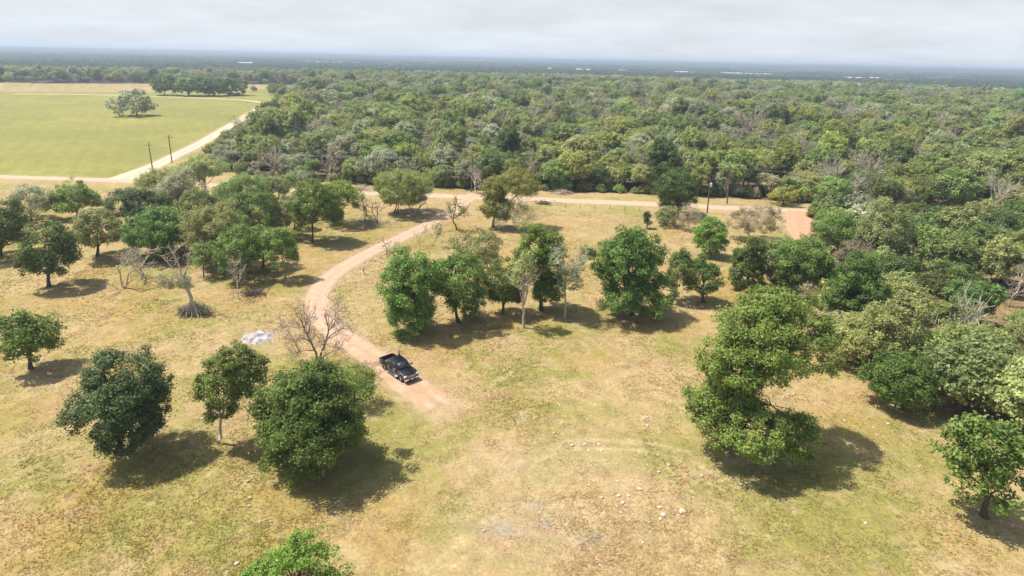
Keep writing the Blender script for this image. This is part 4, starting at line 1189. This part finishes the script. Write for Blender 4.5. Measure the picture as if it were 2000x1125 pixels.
q = Q(); q.box(-3.5, 3.5, -2, 2, 0, 2.3); obj('wall', q.mesh('wall'), WALL, t)
q = Q(); q.box(-3.9, 3.9, -2.4, 2.4, 2.3, 2.5); obj('roof', q.mesh('roof'), WHITE, t)
q = Q(); q.box(1.2, 2.2, -2.06, -2.0, 0.02, 2.0); obj('door', q.mesh('door'), POLE, t)

# fence posts on the near verge of the gravel road
q = Q(); q.tube(np.array([[0, 0, -.2], [0, 0, 1.15], [0.01, 0, 1.22]]), [.07, .065, .02], 6); fpm = q.mesh('fence_post')
for k_, (px, py) in enumerate(((1075, 404), (1104, 405), (1133, 407), (1162, 408), (1191, 409), (1220, 410), (1249, 412))):
    X, Y = P(px, py)
    tag(obj('fence_post', fpm, POLE, None, (X, Y, 0)), 'short dark fence post, ' + ORD[k_] + ' from the left on the near road verge', 'post', 'fence posts along the gravel road')

# ------------------------------------------------------------------ pale heap, brush heaps, stones, grass
def heap():
    rng = np.random.default_rng(70)
    X, Y = P(504, 660)
    n = 44; u = np.linspace(-1, 1, n); gx, gy = np.meshgrid(u * 2.6, u * 2.4)
    r = np.hypot(gx / 2.1, gy / 1.9) + 0.75 * (fbm(gx, gy, 1.1, 71) - .5)
    z = 0.55 * np.clip(1 - r ** 1.3, -0.3, 1) + 0.40 * (fbm(gx, gy, 0.5, 72, 4) - .5) * (r < 1.15) - .10
    V = np.stack([gx, gy, z], -1).reshape(-1, 3)
    i = np.arange(n - 1)[:, None] * n; j = np.arange(n - 1)[None]
    F = np.stack([i + j, i + j + 1, i + n + j + 1, i + n + j], -1).reshape(-1, 4)
    keep = V[F].max(1)[:, 2] > -0.14
    m = plain('pale_ash', (0.33, 0.305, 0.29), 0.95, noise=0.65, nscale=2.4, bump=0.12)
    o = obj('ash_heap', mk_mesh('ash_heap', V, F[keep], smooth=True), m, None, (X, Y, 0))
    o.scale = (1.2, 1.2, 1.5)
    tag(o, 'low whitish heap of ash and sand left of the leafless tree', 'heap')
heap()
def brush_heap(px, py, rad, label, seed, mat='grey'):
    rng = np.random.default_rng(seed); X, Y = P(px, py); q = Q()
    for k in range(70):
        c = np.array([rng.normal() * rad * .5, rng.normal() * rad * .35, abs(rng.normal()) * rad * .16 + .05]); d = unit(rng.normal(size=3) * [1, 1, .25]) * rad * (.2 + .4 * rng.random())
        q.tube(wobble(rng, c - d, c + d, 4, .2), np.linspace(.06, .02, 4), 4)
    o = obj('brush_heap', q.mesh('brush_heap', True), BARK[mat], None, (X, Y, 0))
    tag(o, label, 'brush heap')
brush_heap(1096, 378, 3.2, 'grey heap of cut branches on the far verge of the gravel road', 81, 'pale')
brush_heap(720, 440, 5.0, 'strip of fallen brown branches under the thin trees left of the driveway', 82, 'grey')
brush_heap(1060, 398, 2.4, 'small dark heap of sticks where the gravel road meets the meadow', 83, 'dark')
brush_heap(700, 372, 4.0, 'pale heap of cut branches beside the left stretch of gravel road', 84, 'pale')
brush_heap(495, 575, 2.0, 'few fallen sticks beside the leaning leafless tree', 85, 'dark')

STONE = plain('pale_limestone', (0.44, 0.375, 0.27), 0.9, noise=0.28, nscale=6, bump=0.03)
def stone_mesh(seed):
    rng = np.random.default_rng(seed)
    bm = bmesh.new(); bmesh.ops.create_icosphere(bm, subdivisions=2, radius=1.0)
    k = rng.normal(size=(4, 3)) * 1.8; ph = rng.random(4) * 6
    for v in bm.verts:
        n_ = np.array(v.co); f = 1 + 0.16 * np.sin(k @ n_ + ph).sum() / 1.3
        v.co = Vector(n_ * f * [1, .78, .42])
    me = bpy.data.meshes.new('stone'); bm.to_mesh(me); bm.free()
    return me
sm = [stone_mesh(90 + k) for k in range(5)]
rs = np.random.default_rng(95)
spots = [(944, 1037, .22), (1055, 1001, .2), (1117, 870, .3), (1142, 868, .34), (1170, 868, .28), (1174, 881, .26), (1150, 880, .26), (1183, 900, .24), (1205, 906, .2), (1207, 940, .26), (1235, 938, .22), (1306, 908, .24), (1287, 922, .28), (1371, 929, .3),
         (1208, 968, .3), (1228, 968, .26), (1250, 955, .34), (1217, 982, .3), (1175, 972, .24), (1288, 991, .3), (1297, 1005, .34), (1333, 998, .4), (1290, 1013, .24), (1256, 1060, .2), (1082, 846, .24), (1148, 820, .24), (1258, 818, .26), (1264, 832, .28), (1094, 791, .24), (1163, 790, .22),
         (484, 940, .3), (488, 972, .24), (487, 988, .22), (463, 1100, .26), (456, 868, .22), (395, 817, .28), (370, 765, .26), (985, 724, .26), (930, 674, .26), (905, 672, .22), (1000, 672, .22), (1330, 712, .24), (1278, 760, .24), (1338, 723, .2), (1263, 815, .3), (1258, 830, .24),
         (1622, 700, .22), (1540, 770, .24), (1595, 790, .28), (1530, 775, .24), (1650, 822, .24), (1735, 828, .26), (1713, 850, .26), (1706, 835, .22), (1690, 1022, .24), (1550, 770, .26), (1280, 660, .22), (1230, 680, .22), (540, 700, .24), (1330, 1000, .3)]
for px, py, n, sxp, syp in [(1180, 800, 60, 130, 45), (1250, 950, 45, 100, 55), (1150, 870, 22, 50, 18), (1000, 700, 26, 110, 26), (1300, 700, 22, 70, 40), (1620, 800, 22, 90, 60), (560, 900, 12, 160, 80), (1050, 520, 14, 160, 50), (880, 560, 8, 80, 50), (1460, 1040, 14, 180, 60), (1180, 450, 9, 90, 20)]:
    for k in range(n):
        spots.append((px + rs.normal() * sxp, py + rs.normal() * syp, 0.07 + 0.13 * rs.random() ** 2))
for px, py, r in spots[:285]:
    if py < 410: continue
    X, Y = P(px, py)
    o = tag(obj('stone', sm[rs.integers(0, 5)], STONE, None, (X, Y, 0.25 * r * .4)), 'pale stone lying in the dry meadow grass', 'stone', 'pale stones scattered over the meadow')
    r *= 0.72
    o.scale = (r, r, r * (0.8 + .4 * rs.random())); o.rotation_euler = (0, 0, rs.random() * 6.28)

def grass():
    rng = np.random.default_rng(99)
    n = 420000
    r = 24 * (150 / 24) ** rng.random(n); a = np.radians(rng.uniform(-58, 58, n))
    x = r * np.sin(a); y = r * np.cos(a)
    # clumpy, thin on the bare soil, none on roads or under the wood
    keep = rng.random(n) < (0.25 + 0.75 * sstep(.25, .65, fbm(x, y, 0.9, 501, 3))) * (0.35 + 0.7 * fbm(x, y, 5, 502))
    for line, hw in ROADS[:4]:
        d = dist_line(x, y, [tuple(p) for p in line[::3]] + [tuple(line[-1])])
        keep &= d > hw * 0.93 + 0.25 * rng.random(n)
    keep &= ~forest_mask(x, y)
    x, y, r = x[keep], y[keep], r[keep]; n = len(x)
    col = ground_col(x, y)
    col = np.clip(col * (0.98 + 0.75 * rng.random((n, 1))) * (1 + 0.12 * rng.normal(size=(n, 3)) * [1, .6, 1]), 0.01, .7)
    s = 0.5 + r / 90.0
    V = []; C_ = []
    for b in range(3):
        an = rng.random(n) * 6.28; h = (0.015 + 0.055 * rng.random(n) ** 1.5) * s ** .5; wd = (0.03 + 0.04 * rng.random(n)) * s; ln = 0.16 * rng.normal(size=n) * s
        dx_, dy_ = np.cos(an), np.sin(an)
        p = np.stack([x + 0.05 * rng.normal(size=n) * s, y + .05 * rng.normal(size=n) * s, np.full(n, -0.05)], -1)
        V += [np.stack([p - np.stack([dx_ * wd, dy_ * wd, 0 * wd], -1), p + np.stack([dx_ * wd, dy_ * wd, 0 * wd], -1), p + np.stack([-dy_ * ln, dx_ * ln, h + .05], -1)], 1)]
        C_.append(np.repeat(col, 3, 0))
    V = np.concatenate(V).reshape(-1, 3); C_ = np.concatenate(C_)
    T = np.arange(len(V)).reshape(-1, 3)
    me = mk_mesh('meadow_grass', V, None, T, col=C_)
    m, nn, out = newmat('grass_blade')
    at = nn.nodes.new('ShaderNodeAttribute'); at.attribute_name = 'col'
    d = nn.nodes.new('ShaderNodeBsdfDiffuse'); tr = nn.nodes.new('ShaderNodeBsdfTranslucent'); ms = nn.nodes.new('ShaderNodeMixShader'); ms.inputs[0].default_value = 0.3
    nn.links.new(at.outputs['Color'], d.inputs['Color']); nn.links.new(at.outputs['Color'], tr.inputs['Color'])
    nn.links.new(d.outputs[0], ms.inputs[1]); nn.links.new(tr.outputs[0], ms.inputs[2]); nn.links.new(ms.outputs[0], out.inputs['Surface'])
    tag(obj('meadow_grass', me, m), 'short dry yellow green grass covering the meadow', 'grass', kind='stuff')
    print('grass tufts', n)
grass()

# ------------------------------------------------------------------ pickup truck
def truck():
    rl = np.array(P(751.6, 723.3)); fl = np.array(P(781.8, 745.6))
    d = (fl - rl) / np.linalg.norm(fl - rl)
    ang = math.atan2(d[1], d[0])
    left = np.array([-d[1], d[0]])
    c = (rl + fl) / 2 + left * 0.92
    zz = 0.06
    t = thing('pickup_truck', (c[0], c[1], zz), 'black four-door pickup truck parked on the reddish end of the driveway', 'truck', None, ang)
    PAINT = plain('black_paint', (0.008, 0.008, 0.010), 0.22, 0.0, noise=0.5, nscale=1.5, spec=0.4, coat=0.4)
    GLASS = plain('tinted_glass', (0.018, 0.026, 0.032), 0.05, spec=0.8, coat=0.5)
    CHROME = plain('chrome', (0.75, 0.75, 0.76), 0.18, 1.0)
    RUB = plain('tyre_rubber', (0.02, 0.02, 0.02), 0.85)
    BLK = plain('black_plastic', (0.02, 0.02, 0.022), 0.6)
    LAMP = plain('lamp_glass', (0.75, 0.77, 0.78), 0.12, spec=0.8)
    REDL = plain('tail_lamp_red', (0.35, 0.02, 0.015), 0.2)
    PLATE = plain('number_plate_white', (0.8, 0.8, 0.8), 0.5)
    BED = plain('bed_liner', (0.10, 0.085, 0.06), 0.9, noise=.3)
    def bev(o, w_=0.04, seg=2):
        b = o.modifiers.new('bevel', 'BEVEL'); b.width = w_; b.segments = seg; b.limit_method = 'ANGLE'; b.angle_limit = R(35)
        for p in o.data.polygons: p.use_smooth = True
        return o
    def extr(name, prof, y0, y1, mat, inset=None, par=t, bw=0.04):
        bm = bmesh.new()
        a = [bm.verts.new((x, y0, z)) for x, z in prof]; b = [bm.verts.new((x, y1, z)) for x, z in prof]
        bm.faces.new(a); bm.faces.new(b[::-1])
        for i in range(len(prof)):
            j = (i + 1) % len(prof); bm.faces.new((a[j], a[i], b[i], b[j]))
        bmesh.ops.recalc_face_normals(bm, faces=bm.faces)
        me = bpy.data.meshes.new(name); bm.to_mesh(me); bm.free()
        o = obj(name, me, mat, par)
        if bw: bev(o, bw)
        return o
    wb = 1.84; WR = 0.41
    def arch(cx): return [(cx + 0.52 * math.cos(a), 0.42 + 0.52 * math.sin(a)) for a in np.radians(np.linspace(170, 10, 9))]
    # body sides with wheel arches, hood rising to the cowl
    prof = [(-2.9, 0.62), (-2.9, 0.48), (-wb - .55, 0.44)] + arch(-wb) + [(-wb + .55, 0.40), (wb - .55, 0.40)] + arch(wb) + [(wb + .55, .46), (2.82, 0.48), (2.88, 0.7), (2.86, 1.08), (2.72, 1.16), (1.30, 1.24), (1.22, 1.26), (-0.98, 1.26), (-0.98, 0.72), (-2.9, 0.72)]
    extr('body', prof, -0.97, 0.97, PAINT, bw=0.05)
    for s in (-1, 1):
        extr('bed_side', [(-2.9, .70), (-1.0, .70), (-1.0, 1.28), (-2.9, 1.28)], s * 0.97, s * 0.85, PAINT, bw=0.03)
    extr('bed_floor', [(-2.86, .73), (-1.0, .73), (-1.0, .78), (-2.86, .78)], -0.845, 0.845, BED, bw=0)
    tg = extr('tailgate', [(-2.93, .68), (-2.85, .68), (-2.85, 1.27), (-2.93, 1.27)], -0.845, 0.845, PAINT, bw=0.02)
    extr('tailgate_handle', [(-2.96, 1.1), (-2.93, 1.1), (-2.93, 1.16), (-2.96, 1.16)], -.12, .12, BLK, par=tg, bw=0)
    # cab: tapered greenhouse
    bm = bmesh.new()
    lo = [(1.36, .93, 1.23), (1.36, -.93, 1.23), (-1.0, -.93, 1.23), (-1.0, .93, 1.23)]
    hi = [(0.66, .76, 1.93), (0.66, -.76, 1.93), (-.90, -.78, 1.96), (-.90, .78, 1.96)]
    v = [bm.verts.new(p) for p in lo + hi]
    bm.faces.new(v[4:][::-1]); bm.faces.new(v[:4])
    for i in range(4):
        j = (i + 1) % 4; bm.faces.new((v[i], v[j], v[4 + j], v[4 + i]))
    bmesh.ops.recalc_face_normals(bm, faces=bm.faces)
    me = bpy.data.meshes.new('cab'); bm.to_mesh(me); bm.free()
    cab = bev(obj('cab', me, PAINT, t), 0.07, 3)
    lo = np.array(lo); hi = np.array(hi)
    def pane(name, i, j, u0, u1, v0, v1, push=0.012):
        def pt(u, v_): return (lo[i] * (1 - u) + lo[j] * u) * (1 - v_) + (hi[i] * (1 - u) + hi[j] * u) * v_
        c4 = np.array([pt(u0, v0), pt(u1, v0), pt(u1, v1), pt(u0, v1)])
        nrm = np.cross(c4[1] - c4[0], c4[3] - c4[0]); nrm /= np.linalg.norm(nrm)
        ctr = np.array([0, 0, 1.5])
        if np.dot(nrm, c4.mean(0) - ctr) < 0: nrm = -nrm
        q = Q(); V = np.vstack([c4 - nrm * .03, c4 + nrm * push]); q.add(V, [(0, 1, 2, 3), (4, 5, 6, 7), (0, 1, 5, 4), (1, 2, 6, 5), (2, 3, 7, 6), (3, 0, 4, 7)])
        return obj(name, q.mesh(name), GLASS, t)
    pane('windshield', 0, 1, .07, .93, .08, .92)
    pane('rear_window', 2, 3, .12, .88, .2, .85)
    for (i, j) in ((3, 0), (1, 2)):
        if i == 3:
            pane('side_window', i, j, .06, .42, .15, .88); pane('side_window', i, j, .46, .86, .15, .88)
        else:
            pane('side_window', i, j, .14, .54, .15, .88); pane('side_window', i, j, .58, .94, .15, .88)
    # doors: proud panels with handles
    for s in (-1, 1):
        for x0, x1 in ((-.92, .12), (.16, 1.18)):
            dr = extr('door', [(x0, .48), (x1, .48), (x1, 1.22), (x0, 1.22)], s * 0.965, s * 0.985, PAINT, bw=0.012)
            extr('door_handle', [(x0 + .1, 1.05), (x0 + .32, 1.05), (x0 + .32, 1.1), (x0 + .1, 1.1)], s * .985, s * 1.02, CHROME, par=dr, bw=0)
        extr('running_board', [(-1.25, .36), (1.25, .36), (1.25, .42), (-1.25, .42)], s * 0.95, s * 1.14, CHROME, bw=0.015)
        mi = extr('mirror', [(1.0, 1.26), (1.12, 1.26), (1.14, 1.5), (1.02, 1.5)], s * 1.02, s * 1.30, CHROME if s < 0 else BLK, bw=0.03)
        extr('mirror_arm', [(1.02, 1.28), (1.10, 1.28), (1.10, 1.34), (1.02, 1.34)], s * .90, s * 1.03, BLK, par=mi, bw=0)
        extr('headlight', [(2.70, .86), (2.895, .86), (2.885, 1.09), (2.72, 1.13)], s * .62, s * .975, LAMP, bw=0.015)
        extr('tail_lamp', [(-2.94, .82), (-2.87, .82), (-2.87, 1.22), (-2.94, 1.22)], s * .86, s * .975, REDL, bw=0.01)
        for cx in (-wb, wb):
            wh = bpy.data.objects.new('wheel', None); C.objects.link(wh); wh.parent = t; wh.location = (cx, s * .86, WR)
            q = Q(); yy = np.array([-.13, -.13, -.10, .10, .13, .13]); rr = np.array([.26, .37, .41, .41, .37, .26])
            q.tube(np.stack([0 * yy, yy, 0 * yy], -1) + np.array([0, 1e-4, 0]) * np.arange(6)[:, None], rr, 22); obj('tyre', q.mesh('tyre', True), RUB, wh)
            q = Q(); yy = np.array([-.1, .08, .105, .09, .10]) * s; rr = np.array([.255, .265, .24, .10, .001])
            q.tube(np.stack([0 * yy, yy, 0 * yy], -1), rr, 14); obj('rim', q.mesh('rim', True), CHROME, wh)
    gr = extr('grille', [(2.86, .74), (2.905, .74), (2.895, 1.06), (2.86, 1.06)], -.6, .6, BLK, bw=0.01)
    for z in (.82, .92, 1.02):
        extr('grille_bar', [(2.9, z - .015), (2.92, z - .015), (2.92, z + .015), (2.9, z + .015)], -.55, .55, CHROME, par=gr, bw=0)
    fb = extr('front_bumper', [(2.80, .40), (2.98, .42), (3.0, .66), (2.84, .70)], -.97, .97, CHROME, bw=0.03)
    extr('lower_grille', [(2.99, .46), (3.01, .46), (3.01, .60), (2.99, .60)], -.5, .5, BLK, par=fb, bw=0)
    extr('number_plate', [(3.012, .50), (3.022, .50), (3.022, .66), (3.012, .66)], -.16, .16, PLATE, par=fb, bw=0)
    extr('rear_bumper', [(-3.02, .46), (-2.88, .46), (-2.88, .66), (-3.02, .66)], -.95, .95, CHROME, bw=0.03)
    extr('hood_scoop', [(1.35, 1.235), (2.68, 1.165), (2.66, 1.19), (1.45, 1.275)], -.5, .5, PAINT, bw=0.02)
    q = Q(); q.tube(np.array([[-.9, .7, 1.9], [-.98, .72, 2.25], [-1.02, .73, 2.55]]), [.09, .07, .02], 6); obj('antenna', q.mesh('antenna'), BLK, t)
    return t
truck()
print('FACES', sum(len(m.polygons) for m in bpy.data.meshes)); print('total tris', sum(sum(len(p.vertices) - 2 for p in []) for _ in [0]), 'meshes', len(bpy.data.meshes), 'faces', sum(len(m.polygons) for m in bpy.data.meshes))
